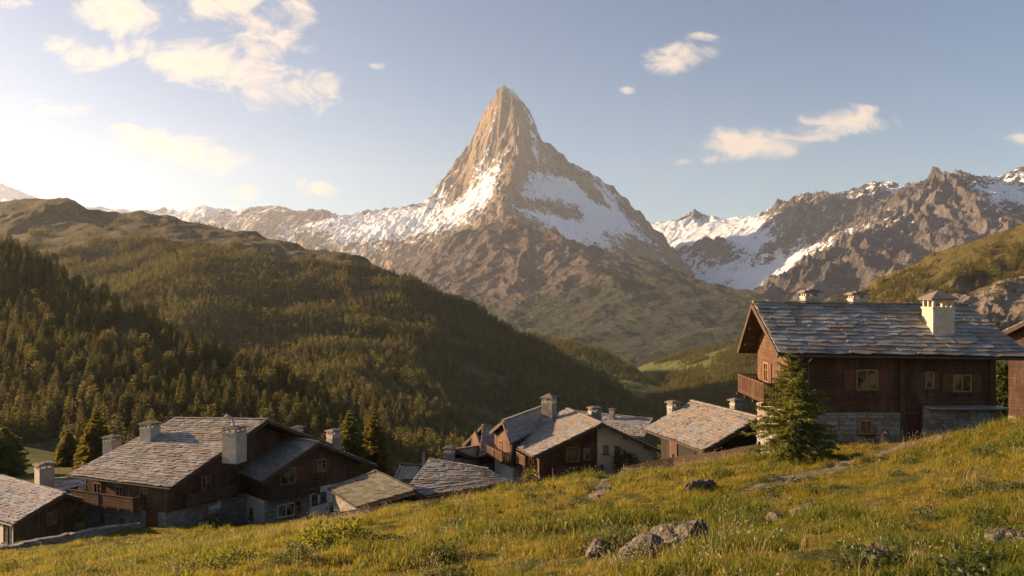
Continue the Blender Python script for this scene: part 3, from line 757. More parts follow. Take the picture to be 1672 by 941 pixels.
nA = w.n('ShaderNodeTexNoise', ins={'Vector': cm, 'Scale': 13.0, 'Detail': 10.0, 'Roughness': .66, 'Distortion': .7}).outputs[0]
dens = w.math('ADD', field, w.math('MULTIPLY', w.math('SUBTRACT', nA, .47), 4.2))
alpha = w.n('ShaderNodeMapRange', interpolation_type='SMOOTHSTEP', ins={0: dens, 1: .10, 2: 1.35}).outputs[0]
alpha = w.math('MULTIPLY', alpha, w.math('GREATER_THAN', sep.outputs[1], .1))
core = w.n('ShaderNodeMapRange', interpolation_type='SMOOTHSTEP', ins={0: dens, 1: .9, 2: 2.4}).outputs[0]
CLOUD_LIT, CLOUD_CORE = (8.2, 6.5, 5.0, 1), (5.6, 4.5, 3.9, 1)
ccol = w.mix(core, CLOUD_LIT, CLOUD_CORE)
skyc = w.mix(w.math('MULTIPLY', alpha, .92), sky.outputs[0], ccol)
bg = w.n('ShaderNodeBackground', ins={'Color': skyc, 'Strength': .05})
w.n('ShaderNodeOutputWorld', ins={0: bg.outputs[0]})
EXPOSURE = 1.52

# the evening haze: one even body of air over the whole valley
hz = MB(); hz.box((0, 6500, 960), (1, 0, 0), (0, 1, 0), (0, 0, 1), 16000, 9600, 1390)
ht = NT('evening_haze')
HAZE_D = 2.9e-5
HAZE_ANISO = .5
hv = ht.n('ShaderNodeVolumePrincipled', ins={'Color': (.88, .91, .97, 1), 'Density': HAZE_D, 'Anisotropy': HAZE_ANISO})
haze = hz.build('haze', ht.out(None, hv.outputs[0]))
haze['kind'] = 'stuff'

scene.view_settings.view_transform = 'Standard'; scene.view_settings.look = 'None'
scene.view_settings.exposure = EXPOSURE; scene.view_settings.gamma = 1
scene.render.engine = 'CYCLES'
cy = scene.cycles
cy.max_bounces = 5; cy.diffuse_bounces = 2; cy.glossy_bounces = 2; cy.transmission_bounces = 2; cy.transparent_max_bounces = 6; cy.volume_bounces = 1
cy.use_denoising = True


# ------------------------------------------------------------------ houses
def clip2(poly, axis, lo, hi):
    """convex polygon cut to lo <= coordinate <= hi"""
    for sgn, lim in ((1, lo), (-1, -hi)):
        if lim is None or not poly: continue
        out = []
        for i in range(len(poly)):
            p, q = poly[i], poly[(i + 1) % len(poly)]
            a, b = sgn * p[axis] - lim, sgn * q[axis] - lim
            if a >= 0: out.append(p)
            if (a >= 0) != (b >= 0):
                t = a / (a - b)
                out.append((p[0] + (q[0] - p[0]) * t, p[1] + (q[1] - p[1]) * t))
        poly = out
    return poly


def parea(p):
    return abs(sum(p[i][0] * p[(i + 1) % len(p)][1] - p[(i + 1) % len(p)][0] * p[i][1] for i in range(len(p)))) / 2


def slab_roof(mb, c00, c10, c11, c01, sw, sh, rnd, thick=.042, rough=1.7):
    """irregular stone slabs laid in overlapping courses from the eave c00-c10 up to the ridge c01-c11"""
    c00, c10, c11, c01 = map(Vector, (c00, c10, c11, c01))
    n = (c10 - c00).cross(c01 - c00).normalized()
    if n.z < 0: n = -n
    def at(u, v): return (c00 * (1 - u) + c10 * u) * (1 - v) + (c01 * (1 - u) + c11 * u) * v
    LV = ((c01 - c00).length + (c11 - c10).length) / 2; LU = ((c10 - c00).length + (c11 - c01).length) / 2
    nr = max(3, round(LV / sh)); dv = 1 / nr
    for r in range(nr):
        u = -rnd.uniform(0, .6) * sw / LU
        wav = rnd.uniform(0, 6)
        while u < 1:
            du = sw / LU * rnd.choice((.45, .7, .9, 1.1, 1.5, 1.8)) * rnd.uniform(.85, 1.15)
            u1 = u + du
            a, b = max(u - .07 * du, 0), min(u1 + .05 * du, 1)
            if b - a > .15 * sw / LU:
                j = lambda k: rnd.uniform(-k, k) * dv * rough
                vb = r * dv + .10 * dv * math.sin(u * 9 + wav)
                vt = (r + 1.28) * dv + j(.05)
                m = a + (b - a) * rnd.uniform(.3, .7)
                lift = thick * rnd.uniform(.75, 1.35)
                c = rnd.uniform(.06, .2) * (b - a)
                pts = [(a, vb + dv * .22 + j(.12)), (a + c, vb + j(.10)), (m, vb - .10 * dv + j(.12)), (b - c, vb + j(.12)), (b, vb + dv * .2 + j(.12)), (b - j(.05) * .1, min(vt, 1.0)), (a, min(vt, 1.0))]
                yaw = rnd.uniform(-.016, .016)
                base = []; off = []
                for (uu, vv) in pts:
                    k = 1 - (vv - vb) / (1.28 * dv)
                    base.append(at(uu, vv) + n * (.012 + max(k, 0) * lift * 1.25 + yaw * (uu - m) / (b - a) * 2))
                    off.append(n * lift * (1 if vv < vt - .3 * dv else .75))
                mb.prism(base, off)
            u = u1
    # ridge stones
    u = 0
    while u < 1:
        du = .75 * sw / LU * rnd.uniform(.6, 1.3)
        a, b = u, min(u + du * .97, 1)
        p, q = at(a, 1), at(b, 1)
        mb.beam(p + n * .05 + Vector((0, 0, .06 + rnd.uniform(0, .03))), q + n * .05 + Vector((0, 0, .06 + rnd.uniform(0, .03))), .30, .06)
        u += du


class House:
    def __init__(self, name, label, E00, R0, E01, R1, E10, E11=None, zb=None, oe=.8, og0=.8, og1=.6, slab=(.62, .33), roof='slate', cat='house', group='stone roofed houses of the village', seed=1, other=True, trim=True, deck=.16):
        self.rnd = random.Random(seed)
        V = lambda q: Vector(q) if len(q) == 3 and isinstance(q, Vector) else P(*q)
        E00, R0, E01, R1, E10 = map(V, (E00, R0, E01, R1, E10))
        E11 = V(E11) if E11 else E01 + (R1 - R0)
        self.E = (E00, E10, E01, E11, R0, R1)
        w = E01 - E00; w.z = 0; w.normalize(); r = R1 - R0; r.z = 0; r.normalize()
        self.w, self.r = w, r
        c = (E00 + E10 + E01 + E11) / 4
        self.zb = zb if zb is not None else gz(c.x, c.y) - 1
        self.root = empty(name, (c.x, c.y, self.zb))
        tag(self.root, label, cat, group)
        h2 = lambda a, s, t: Vector((a.x, a.y)) + Vector((r.x, r.y)) * s + Vector((w.x, w.y)) * t
        self.C = {'00': h2(E00, og0, oe), '01': h2(E01, og0, -oe), '10': h2(E10, -og1, oe), '11': h2(E11, -og1, -oe)}
        self.ctr = sum(self.C.values(), Vector((0, 0))) / 4
        self.pl = []
        for (a, b, c_) in ((E00, E10, R0), (E01, E11, R0)):
            nn = (b - a).cross(c_ - a); nn = nn if nn.z > 0 else -nn
            self.pl.append((a, nn))
        self.oe, self.og0, self.og1 = oe, og0, og1
        # roof: stone courses on a timber deck
        mb = MB()
        planes = [(E00, E10, R1, R0), (E01, E11, R1, R0)]
        for (a, b, c_, d_) in planes[:2 if other else 1]:
            slab_roof(mb, a, b, c_, d_, slab[0], slab[1], self.rnd)
        self.roof = mb.build('roof', [M[roof]], self.root)
        dk = MB()
        for (a, b, c_, d_) in planes:
            n = (b - a).cross(d_ - a).normalized(); n = n if n.z > 0 else -n
            G = 8
            at = lambda u, v: (a * (1 - u) + b * u) * (1 - v) + (d_ * (1 - u) + c_ * u) * v
            for i in range(G):
                for j in range(G):
                    q = [at(i / G, j / G), at((i + 1) / G, j / G), at((i + 1) / G, (j + 1) / G), at(i / G, (j + 1) / G)]
                    dk.poly([p - n * .02 for p in q]); dk.poly([p - n * (.02 + deck) for p in q][::-1])
            for (u0, v0, u1, v1) in ((0, 0, 1, 0), (1, 0, 1, 1), (1, 1, 0, 1), (0, 1, 0, 0)):
                for i in range(G):
                    p, q = at(u0 + (u1 - u0) * i / G, v0 + (v1 - v0) * i / G), at(u0 + (u1 - u0) * (i + 1) / G, v0 + (v1 - v0) * (i + 1) / G)
                    dk.poly([p - n * .02, q - n * .02, q - n * (.02 + deck), p - n * (.02 + deck)])
        dk.build('roof_deck', [M['trim']], self.roof)
        if trim:
            for (e, q, sgn) in ((E00, R0, -1), (E01, R0, -1), (E10, R1, 1), (E11, R1, 1)):
                b = MB(); o = r * (.045 * sgn) + Vector((0, 0, -.13))
                b.beam(e + o, q + o, .07, .26); b.build('bargeboard', [M['trim']], self.roof)
            for (a, b_, s) in ((E00, E10, -1), (E01, E11, 1)):
                g = MB(); o = w * (.06 * s) + Vector((0, 0, -.10))
                g.tube([a + o, (a + b_) / 2 + o, b_ + o], .065, 7); g.build('gutter', [M['gutter']], self.roof)
            # purlin ends carrying the overhang
            for f in (.28, .62, .97):
                for (e0, e1) in ((E00, E10), (E01, E11)):
                    p0 = e0.lerp(R0, f) + Vector((0, 0, -.32)) + r * .12; p1 = p0 + r * (og0 + .4)
                    k = MB(); k.beam(p0, p1, .2, .24); k.build('purlin', [M['trim']], self.roof)
                    if f == .97: break

    def zroof(self, q, side=None):
        zs = []
        for a, n in self.pl:
            zs.append(a.z - ((q[0] - a.x) * n.x + (q[1] - a.y) * n.y) / n.z)
        return min(zs)

    def side(self, s):
        a, b = {'g0': ('00', '01'), 'e0': ('00', '10'), 'g1': ('10', '11'), 'e1': ('01', '11')}[s]
        a, b = self.C[a], self.C[b]
        t = (b - a).normalized(); n = Vector((t.y, -t.x))
        if n.dot((a + b) / 2 - self.ctr) < 0: n = -n
        return a, b, t, n

    def on(self, s, x, z, off=0):
        a, b, t, n = self.side(s)
        p = a + t * x + n * off
        return Vector((p.x, p.y, z))

    def hit(self, s, px, py):
        a, b, t, n = self.side(s)
        k = (px - CX) / FPX
        # point (k*d, d) on the line a + t*x
        den = t.x - k * t.y
        x = (k * a.y - a.x) / den
        d = a.y + t.y * x
        return x, (CY - py) / FPX * d

    def outline(self, s):
        a, b, t, n = self.side(s); L = (b - a).length
        dz = .22
        zt = lambda q: self.zroof(q) - dz
        pts = [(0, self.zb), (L, self.zb), (L, zt(b))]
        if s[0] == 'g':
            R_ = self.E[4] if s == 'g0' else self.E[5]
            m = Vector((R_.x, R_.y)); x = (m - a).dot(t)
            q = a + t * x
            pts.append((x, zt(q)))
        pts.append((0, zt(a)))
        return pts, L

    def wall(self, s, style, u0=0.0, u1=1.0, z0=None, z1=None, mat=None, out=0.0, poly=None):
        pts, L = self.outline(s)
        if poly: pts = poly
        pts = clip2(pts, 0, u0 * L, u1 * L)
        pts = clip2(pts, 1, z0 if z0 is not None else -1e4, z1 if z1 is not None else 1e4)
        if len(pts) < 3: return
        a, b, t, n = self.side(s); n3 = Vector((n.x, n.y, 0))
        to3 = lambda q, o: Vector((a.x + t.x * q[0], a.y + t.y * q[0], q[1])) + n3 * o
        mb = MB(); rnd = self.rnd
        back = 0 if style == 'plaster' else 1
        mb.prism([to3(q, out) for q in pts], n3 * -.22, back)
        zl, zh = min(q[1] for q in pts), max(q[1] for q in pts)
        if style == 'planks':
            z = zl; h = .21
            while z < zh:
                hh = h * rnd.uniform(.85, 1.15)
                k = clip2(pts, 1, z + .006, min(z + hh - .008, zh))
                if len(k) >= 3 and parea(k) > .01:
                    mb.prism([to3(q, out + .002) for q in k], n3 * (.035 + rnd.uniform(0, .014)))
                z += hh
            mats = [M[mat or 'timber'], M['trim']]; nm = 'timber_wall'
        elif style == 'stones':
            z = zl
            while z < zh:
                hh = rnd.uniform(.13, .28)
                row = clip2(pts, 1, z + .008, min(z + hh - .008, zh))
                if len(row) >= 3:
                    x = min(q[0] for q in row); xe = max(q[0] for q in row); x -= rnd.uniform(0, .3)
                    while x < xe:
                        ww = rnd.uniform(.2, .75)
                        st = clip2(row, 0, x + .010, x + ww - .010)
                        if len(st) >= 3 and parea(st) > .008:
                            cx = sum(q[0] for q in st) / len(st); cz = sum(q[1] for q in st) / len(st)
                            st2 = [(q[0] + rnd.uniform(-.015, .015), q[1] + rnd.uniform(-.012, .012)) for q in st]
                            dep = .03 + rnd.uniform(0, .05)
                            mb.prism([to3(q, out + .002) for q in st2], [n3 * (dep + rnd.uniform(-.012, .012)) + (to3((cx, cz), 0) - to3(q, 0)) * .07 for q in st2])
                        x += ww
                z += hh
            mats = [M[mat or 'masonry'], M['mortar']]; nm = 'stone_wall'
        else:
            mats = [M[mat or 'plaster'], M['mortar']]; nm = 'plaster_wall'
        return mb.build(nm, mats, self.root)

    def window(self, s, px, py, w, h, shutters='', mullion=1, off=.05, sill=True, mat='frame', cross=True):
        x, z = self.hit(s, px, py)
        a, b, t, n = self.side(s); t3 = Vector((t.x, t.y, 0)); n3 = Vector((n.x, n.y, 0)); up = Vector((0, 0, 1))
        c = self.on(s, x, z, off)
        f = MB(); fw = .09
        for sg in (-1, 1):
            f.box(c + t3 * sg * (w / 2 - fw / 2), t3, n3, up, fw / 2, .05, h / 2)
            f.box(c + up * sg * (h / 2 - fw / 2), t3, n3, up, w / 2 - fw, .05, fw / 2)
        for i in range(mullion):
            f.box(c + t3 * w * ((i + 1) / (mullion + 1) - .5), t3, n3, up, .04, .045, h / 2 - fw)
        if cross:
            f.box(c + up * h * .12, t3, n3, up, w / 2 - fw, .025, .018)
        fr = f.build('window', [M[mat]], self.root)
        p = MB(); p.box(c - n3 * .012, t3, n3, up, w / 2 - .06, .012, h / 2 - .06); p.build('pane', [M['glass']], fr)
        if sill:
            k = MB(); k.box(c - up * (h / 2 + .045) + n3 * .04, t3, n3, up, w / 2 + .1, .12, .04); k.build('sill', [M['trim']], fr)
        for ch in shutters:
            sg = -1 if ch == 'l' else 1
            q = MB(); sc_ = c + t3 * sg * (w / 2 + w * .26 + .02) + n3 * .01
            sw = w * .25
            q.box(sc_, t3, n3, up, sw, .022, h / 2)
            for e in (-1, 1):
                q.box(sc_ + up * e * h * .32 + n3 * .032, t3, n3, up, sw * .94, .009, .06)
                q.box(sc_ + t3 * e * sw * .88 + n3 * .03, t3, n3, up, sw * .12, .008, h / 2 - .01)
            q.build('shutter', [M['shutter']], fr)
        return fr

    def door(self, s, px, py, w, h, off=.06, mat='shutter'):
        x, z = self.hit(s, px, py)
        a, b, t, n = self.side(s); t3 = Vector((t.x, t.y, 0)); n3 = Vector((n.x, n.y, 0)); up = Vector((0, 0, 1))
        c = self.on(s, x, z, off)
        d = MB(); k = 5
        for i in range(k):
            d.box(c + t3 * w * ((i + .5) / k - .5), t3, n3, up, w / k / 2 - .006, .03, h / 2)
        dr = d.build('door', [M[mat]], self.root)
        f = MB()
        for sg in (-1, 1): f.box(c + t3 * sg * (w / 2 + .06), t3, n3, up, .055, .07, h / 2 + .1)
        f.box(c + up * (h / 2 + .06), t3, n3, up, w / 2, .07, .05)
        f.build('door_frame', [M['trim']], dr)
        hd = MB(); hd.tube([c + t3 * w * .36 + n3 * .03, c + t3 * w * .36 + n3 * .09, c + t3 * w * .24 + n3 * .09], .016, 6); hd.build('handle', [M['gutter']], dr)

    def balcony(self, s, xa, xb, z, depth=1.1, rail=1.0, style='pickets', mat='trim', base=.05, posts=True):
        a, b, t, n = self.side(s); t3 = Vector((t.x, t.y, 0)); n3 = Vector((n.x, n.y, 0)); up = Vector((0, 0, 1))
        if xa > xb: xa, xb = xb, xa
        f = MB(); L = xb - xa; cx = (xa + xb) / 2
        nb = max(3, int(depth / .2))
        for i in range(nb):
            f.box(self.on(s, cx, z, base + depth * (i + .5) / nb), t3, n3, up, L / 2, depth / nb / 2 - .006, .035)
        for k in range(max(2, int(L / 1.6)) + 1):
            x = xa + .1 + (L - .2) * k / max(2, int(L / 1.6))
            f.beam(self.on(s, x, z - .13, base), self.on(s, x, z - .13, base + depth + .12), .12, .16)
        fl = f.build('balcony', [M[mat]], self.root)
        g = MB()
        runs = [(self.on(s, xa, z, base + depth - .04), self.on(s, xb, z, base + depth - .04)), (self.on(s, xa, z, base + .02), self.on(s, xa, z, base + depth - .04)), (self.on(s, xb, z, base + .02), self.on(s, xb, z, base + depth - .04))]
        for p, q in runs:
            l = (q - p).length; d = (q - p).normalized()
            g.beam(p + up * rail, q + up * rail, .11, .07)
            g.beam(p + up * .12, q + up * .12, .07, .08)
            if style == 'pickets':
                k = max(2, int(l / .17))
                for i in range(k + 1):
                    c = p + d * l * i / k
                    g.box(c + up * (rail / 2 + .06), d, d.cross(up), up, .05, .016, rail / 2 - .06)
            else:
                k = 4
                for i in range(k):
                    zz = .12 + (rail - .12) * (i + .5) / k
                    g.box((p + q) / 2 + up * zz, d, d.cross(up), up, l / 2, .018, (rail - .16) / k / 2 - .004)
        if posts:
            for x in (xa + .05, (xa + xb) / 2, xb - .05):
                g.beam(self.on(s, x, z - .05, base + depth - .05), self.on(s, x, z + rail + .06, base + depth - .05), .12, .12)
        g.build('railing', [M[mat]], fl)
        return fl

    def chimney(self, px, py0, py1, d, w, style='masonry', cap='slab', deep=1.3, wd=None):
        b = P(px, py0, d); top = P(px, py1, d).z
        h = top - b.z; cap_h = min(.55, h * .34)
        if cap == 'pyramid': cap_h = h * .40
        r3, w3, up = Vector((self.r.x, self.r.y, 0)), Vector((-self.r.y, self.r.x, 0)), Vector((0, 0, 1))
        wd = wd or w
        b = b + Vector((0, w / 2, 0))
        m = MB(); zs0, zs1 = b.z - deep, top - cap_h
        m.box(Vector((b.x, b.y, (zs0 + zs1) / 2)), r3, w3, up, w / 2, wd / 2, (zs1 - zs0) / 2)
        m.box(Vector((b.x, b.y, zs1 - .06)), r3, w3, up, w / 2 + .045, wd / 2 + .045, .05)
        if style == 'masonry':
            z = b.z - .3
            while z < zs1 - .25:
                hh = self.rnd.uniform(.12, .22)
                for ax, bx, ha, hb in ((r3, w3, w / 2, wd / 2), (w3, r3, wd / 2, w / 2)):
                    for sg in (-1, 1):
                        x = -ha
                        while x < ha - .05:
                            ww = min(self.rnd.uniform(.15, .4), ha - x)
                            m.box(Vector((b.x, b.y, z + hh / 2)) + ax * (x + ww / 2) + bx * sg * (hb + .012), ax, bx, up, ww / 2 - .008, .014 + self.rnd.uniform(0, .012), hh / 2 - .008, 1)
                            x += ww
                z += hh
        ch = m.build('chimney', [M['render' if style == 'masonry' else style], M['masonry']], self.root)
        k = MB()
        lh = cap_h * (.42 if cap == 'pyramid' else .6)
        for sx in (-1, 0, 1):
            for sy in (-1, 0, 1):
                if sx == 0 and sy == 0: continue
                k.box(Vector((b.x, b.y, zs1 + lh / 2 - .01)) + r3 * sx * (w / 2 - .09) + w3 * sy * (wd / 2 - .09), r3, w3, up, .065, .065, lh / 2, 1)
        z = zs1 + lh
        ow, od = w / 2 + .16, wd / 2 + .16
        k.box(Vector((b.x, b.y, z + .03)), r3, w3, up, ow, od, .04)
        if cap == 'pyramid':
            q = [Vector((b.x, b.y, z + .072)) + r3 * sx * (ow + .03) + w3 * sy * (od + .03) for sx, sy in ((-1, -1), (1, -1), (1, 1), (-1, 1))]
            ap = Vector((b.x, b.y, top))
            for i in range(4): k.poly([q[i], q[(i + 1) % 4], ap])
            k.poly(q[::-1])
        else:
            c = Vector((b.x, b.y, (z + .075)))
            k.box(c + up * .03, r3, w3, up, ow * .8, od * .75, .04)
            k.box(c + up * .10 + r3 * .06, r3, w3, up, ow * .35, od * .4, .03)
        k.build('chimney_cap', [M['cap'], M['render'] if style != 'cream' else M['cream']], ch)
        return ch


# ---- the big chalet on the right
H = House('timber_chalet', 'large dark timber chalet on a stone base behind the young spruce',
          (1272, 578, 43), (1229, 495, 47), (1206, 573, 50.6), (1580, 499, 47), (1688, 584, 43), zb=-11.2, oe=.95, og0=.95, og1=1.6, slab=(.78, .34), roof='slate_mixed', seed=3, cat='chalet')
zst = -6.85
xr, _ = H.hit('e0', 1503, 690); Lh = (H.side('e0')[1] - H.side('e0')[0]).length
H.wall('e0', 'stones', 0, xr / Lh, None, zst, out=.06)
H.wall('e0', 'stones', xr / Lh, 1, None, -6.55, out=.42)
H.wall('e0', 'planks', 0, xr / Lh, zst)
H.wall('e0', 'planks', xr / Lh, 1, -6.85)
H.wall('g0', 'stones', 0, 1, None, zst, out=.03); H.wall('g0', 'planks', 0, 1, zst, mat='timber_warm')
H.wall('g1', 'planks'); H.wall('e1', 'planks')
k = MB(); k.box(H.on('e0', (xr + Lh) / 2 + .2, -6.51, .5), H.r, Vector((H.r.y, -H.r.x, 0)), (0, 0, 1), (Lh - xr) / 2 + .05, .5, .04); k.build('stone_ledge', [M['slate']], H.root)
for x in (.1, H.hit('e0', 1472, 620)[0], Lh - .1):
    k = MB(); k.beam(H.on('e0', x, -6.9, .08), H.on('e0', x, -3.9, .08), .26, .2, up=(0, 1, 0)); k.build('corner_post', [M['timber']], H.root)
x, _ = H.hit('e0', 1318, 620)
k = MB(); k.tube([H.on('e0', x, -3.75, .9), H.on('e0', x, -4.1, .2), H.on('e0', x, -7.6, .14)], .045, 7); k.build('downpipe', [M['gutter']], H.root)
H.window('e0', 1415, 620, 1.22, 1.14, 'lr', 1, cross=False); H.window('e0', 1517, 621, .5, .95, 'lr', 0); H.window('e0', 1570, 626, 1.05, .98, 'lr', 1, cross=False)
H.window('e0', 1412, 697, .72, .8, '', 1, off=.14)
H.door('e0', 1487, 702, 1.0, 1.8, off=.14, mat='timber')
H.window('g0', 1253, 608, .9, 1.2, 'lr', 1); H.window('g0', 1246, 690, .6, .7, '', 0, off=.1)
La = (H.side('g0')[1] - H.side('g0')[0]).length
H.balcony('g0', .9, La + .15, -6.45, 1.15, 1.05, 'pickets', 'timber_warm')
H.chimney(1541, 543, 474, 44.5, 1.2, 'cream', 'pyramid', deep=1.2)
H.chimney(1327, 503, 474, 47.2, .85, 'masonry'); H.chimney(1404, 505, 478, 48.2, .8, 'masonry')
CHALET = H

# ---- shed at the right edge
H = House('dark_shed', 'dark timber shed with slab roof at the edge, right of the big chalet',
          (1633, 545, 55), (1700, 512, 53), (1775, 548, 51), (1800, 500, 63), (1715, 534, 66), zb=-10.5, oe=.4, og0=.5, og1=.5, slab=(.9, .6), roof='slate_brown', seed=8, cat='shed', group='sheds of the village')
for s in ('g0', 'e0', 'e1', 'g1'): H.wall(s, 'planks', z0=-8.8)
for s in ('g0', 'e0'): H.wall(s, 'stones', z1=-8.8, out=.03)
H.door('g0', 1695, 650, 1.3, 2.0)

# ---- barn between the central chalet and the spruce
H = House('stone_barn', 'low barn with broad brown slab roof between the half plaster chalet and the spruce',
          (1149, 736, 55.4), (1240, 683, 57.5), (1330, 710, 60), (1129, 656, 66), (1051, 701, 64), zb=-15.5, oe=1.5, og0=.8, og1=.4, slab=(.7, .34), roof='slate_brown', seed=11, cat='barn', group='barns of the village')
for s in ('g0', 'e0', 'e1', 'g1'): H.wall(s, 'planks', mat='timber_shade')
H.door('e0', 1100, 732, 1.2, 1.6, mat='timber')
H.chimney(1102, 680, 656, 65.3, .8, 'masonry'); H.chimney(1203, 672, 653, 62, .62, 'masonry')

# ---- central chalet, half timber half white plaster
H = House('gabled_chalet', 'chalet in mid village whose front gable is half dark timber, half white plaster',
          (871, 746, 76), (983, 692, 78), (1089, 741, 79), (926, 668, 90), (815, 716, 86), zb=-20.6, oe=.9, og0=1.2, og1=.5, slab=(.72, .34), roof='slate_brown', seed=13, cat='chalet')
x, _ = H.hit('g0', 975, 740); L = (H.side('g0')[1] - H.side('g0')[0]).length; um = x / L
H.wall('g0', 'planks', 0, um, -18.6); H.wall('g0', 'plaster', um, 1, -18.9, out=.03, mat='cream'); H.wall('g0', 'stones', 0, 1, None, -18.6, out=.05)
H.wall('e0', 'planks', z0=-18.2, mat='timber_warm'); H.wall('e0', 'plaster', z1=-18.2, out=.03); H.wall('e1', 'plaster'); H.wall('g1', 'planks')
H.window('g0', 935, 742, 1.35, 1.45, '', 1, cross=False); H.window('g0', 958, 741, .7, 1.2, '', 0, cross=False); H.window('g0', 989, 734, .55, .85, '', 0); H.window('g0', 1007, 736, .62, 1.0, '', 1)
xa, _ = H.hit('g0', 899, 765); xb, _ = H.hit('g0', 981, 765)
H.balcony('g0', xa, xb, -18.45, .8, 1.0, 'boards', 'timber')
H.balcony('e0', 1.2, 7.5, -17.5, 1.0, .95, 'pickets', 'timber_warm')
H.window('e0', 860, 752, .8, 1.1, '', 1); H.door('e0', 866, 776, .9, 1.6)
k = MB(); k.beam(H.on('e0', .1, -19.6, .9), H.on('e0', .1, -16.6, .9), .2, .2, up=(0, 1, 0)); k.build('corner_post', [M['timber_warm']], H.root)
H.chimney(972, 688, 665, 88, 1.15, 'masonry')

# its side wing with the tall chimney
H = House('side_wing', 'wing with small gable and tall chimney on the left of the half plaster chalet',
          (833, 724, 79.5), (821, 688, 81.5), (800, 706, 84.5), (889, 663, 91), (905, 690, 89), zb=-20.6, oe=.4, og0=.8, og1=.3, slab=(.72, .34), roof='slate_brown', seed=14)
H.wall('g0', 'planks', z0=-18.2, mat='timber_warm'); H.wall('e0', 'planks', z0=-18.2, mat='timber_warm'); H.wall('e1', 'planks'); H.wall('g0', 'plaster', z1=-18.2, out=.03); H.wall('e0', 'plaster', z1=-18.2, out=.03)
L = (H.side('g0')[1] - H.side('g0')[0]).length
H.balcony('g0', .1, L - .1, -17.6, 1.0, .95, 'pickets', 'timber_warm'); H.window('g0', 818, 728, .9, 1.2, '', 1)
H.chimney(897, 678, 643, 86.5, 1.25, 'masonry', 'pyramid')

# ---- blue-grey roof behind it
H = House('grey_roofed_house', 'house showing only its blue-grey slab roof behind the half plaster chalet',
          (1052, 714, 98), (1066, 685, 103), (1080, 712, 110), (935, 672, 108), (915, 704, 103), zb=-26, oe=.6, og0=.6, og1=.5, slab=(.8, .5), roof='slate', seed=17)
for s in ('g0', 'e0', 'e1', 'g1'): H.wall(s, 'planks')
H.chimney(1000, 682, 668, 104, .6, 'masonry')

# ---- small house left of the side wing
H = House('stone_cottage', 'small stone cottage with a grey roof and open gable left of the balcony wing',
          (782, 746, 84), (788, 695, 89.5), (756, 727, 92), (832, 700, 95), (830, 734, 87.5), zb=-23, oe=.5, og0=1.1, og1=.3, slab=(.62, .33), roof='slate', seed=19)
for s in ('g0', 'e0', 'e1', 'g1'):
    H.wall(s, 'stones', z1=-18.9); H.wall(s, 'planks', z0=-18.9, mat='timber_warm')
H.window('e0', 808, 757, .7, .8, '', 0); H.window('g0', 778, 742, .7, .8, '', 0)

# ---- low roofs on the slope below
H = House('low_barn', 'low barn whose wide pale slab roof reaches almost to the grass',
          (838, 789, 66.5), (797, 767, 69), (800, 790, 73), (700, 751, 71), (650, 816, 62.5), zb=-19.5, oe=.4, og0=.4, og1=.4, slab=(.7, .34), roof='slate_mixed', seed=23, cat='barn', group='barns of the village')
for s in ('g0', 'e0', 'e1', 'g1'): H.wall(s, 'stones')
H = House('low_house', 'house half hidden behind the wide low barn roof, with one chimney',
          (706, 757, 78), (742, 735, 80), (775, 748, 84), (790, 728, 90), (760, 745, 88), zb=-23, oe=.4, og0=.4, og1=.4, slab=(.75, .45), roof='slate', seed=24)
for s in ('g0', 'e0', 'e1', 'g1'): H.wall(s, 'stones')
H.chimney(733, 756, 730, 77, .85, 'masonry')
H = House('slab_roofed_shed', 'open ended shed under a dark mossy slab roof beside the white plaster wall',
          (583, 828, 61), (677, 802, 59.4), (706, 818, 60.5), (611, 770, 66), (536, 797, 67), zb=-19, oe=.35, og0=.5, og1=.3, slab=(.7, .42), roof='slate_moss', seed=27, cat='shed', group='sheds of the village')
for s in ('e0', 'e1', 'g1'): H.wall(s, 'stones')
H.wall('g0', 'planks', 0, .35); H.wall('g0', 'planks', .75, 1)
H = House('ruined_hut', 'little stone hut beyond the pines with a sagging pale roof',
          (640, 785, 100), (652, 757, 103), (662, 785, 106), (690, 760, 112), (688, 786, 108), zb=-28, oe=.3, og0=.3, og1=.3, slab=(.8, .5), roof='slate', seed=29, cat='hut')
for s in ('g0', 'e0', 'e1', 'g1'): H.wall(s, 'stones')

# ---- the long farmhouse on the left: two blocks meeting at an angle
H = House('long_farmhouse', 'big farmhouse with wide slab roof and board balconies, left of the white walled chalet',
          (279, 797, 66), (437, 686, 73.5), (560, 733, 82), (284, 684, 77), (110, 776, 70.5), zb=-22.3, oe=1.0, og0=1.5, og1=.7, slab=(.62, .33), roof='slate_mixed', seed=31)
zs = -19.0
for s in ('g0', 'e0'):
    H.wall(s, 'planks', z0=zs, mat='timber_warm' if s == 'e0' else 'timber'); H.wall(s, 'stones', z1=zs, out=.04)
H.wall('g1', 'planks'); H.wall('e1', 'plaster')
L = (H.side('e0')[1] - H.side('e0')[0]).length
xa, _ = H.hit('e0', 238, 815); xb, _ = H.hit('e0', 128, 815)
H.balcony('e0', xa, xb, -18.75, 1.2, 1.0, 'boards', 'timber_warm')
for px, py in ((160, 800), (196, 806), (236, 808)): H.window('e0', px, py, .95, 1.25, '', 1)
H.window('e0', 168, 845, .6, .7, '', 0, off=.1); H.window('e0', 200, 852, .6, .7, '', 0, off=.1); H.door('e0', 250, 850, 1.0, 1.8, off=.1)
H.window('g0', 336, 790, .95, 1.4, '', 1)
xa, _ = H.hit('g0', 300, 820); xb, _ = H.hit('g0', 374, 820)
H.balcony('g0', xa, xb, -18.6, 1.1, 1.0, 'boards', 'timber')
H.window('g0', 330, 838, 1.1, 1.1, '', 1, off=.1); H.wall('g0', 'plaster', .16, .30, None, -19.15, out=.10)
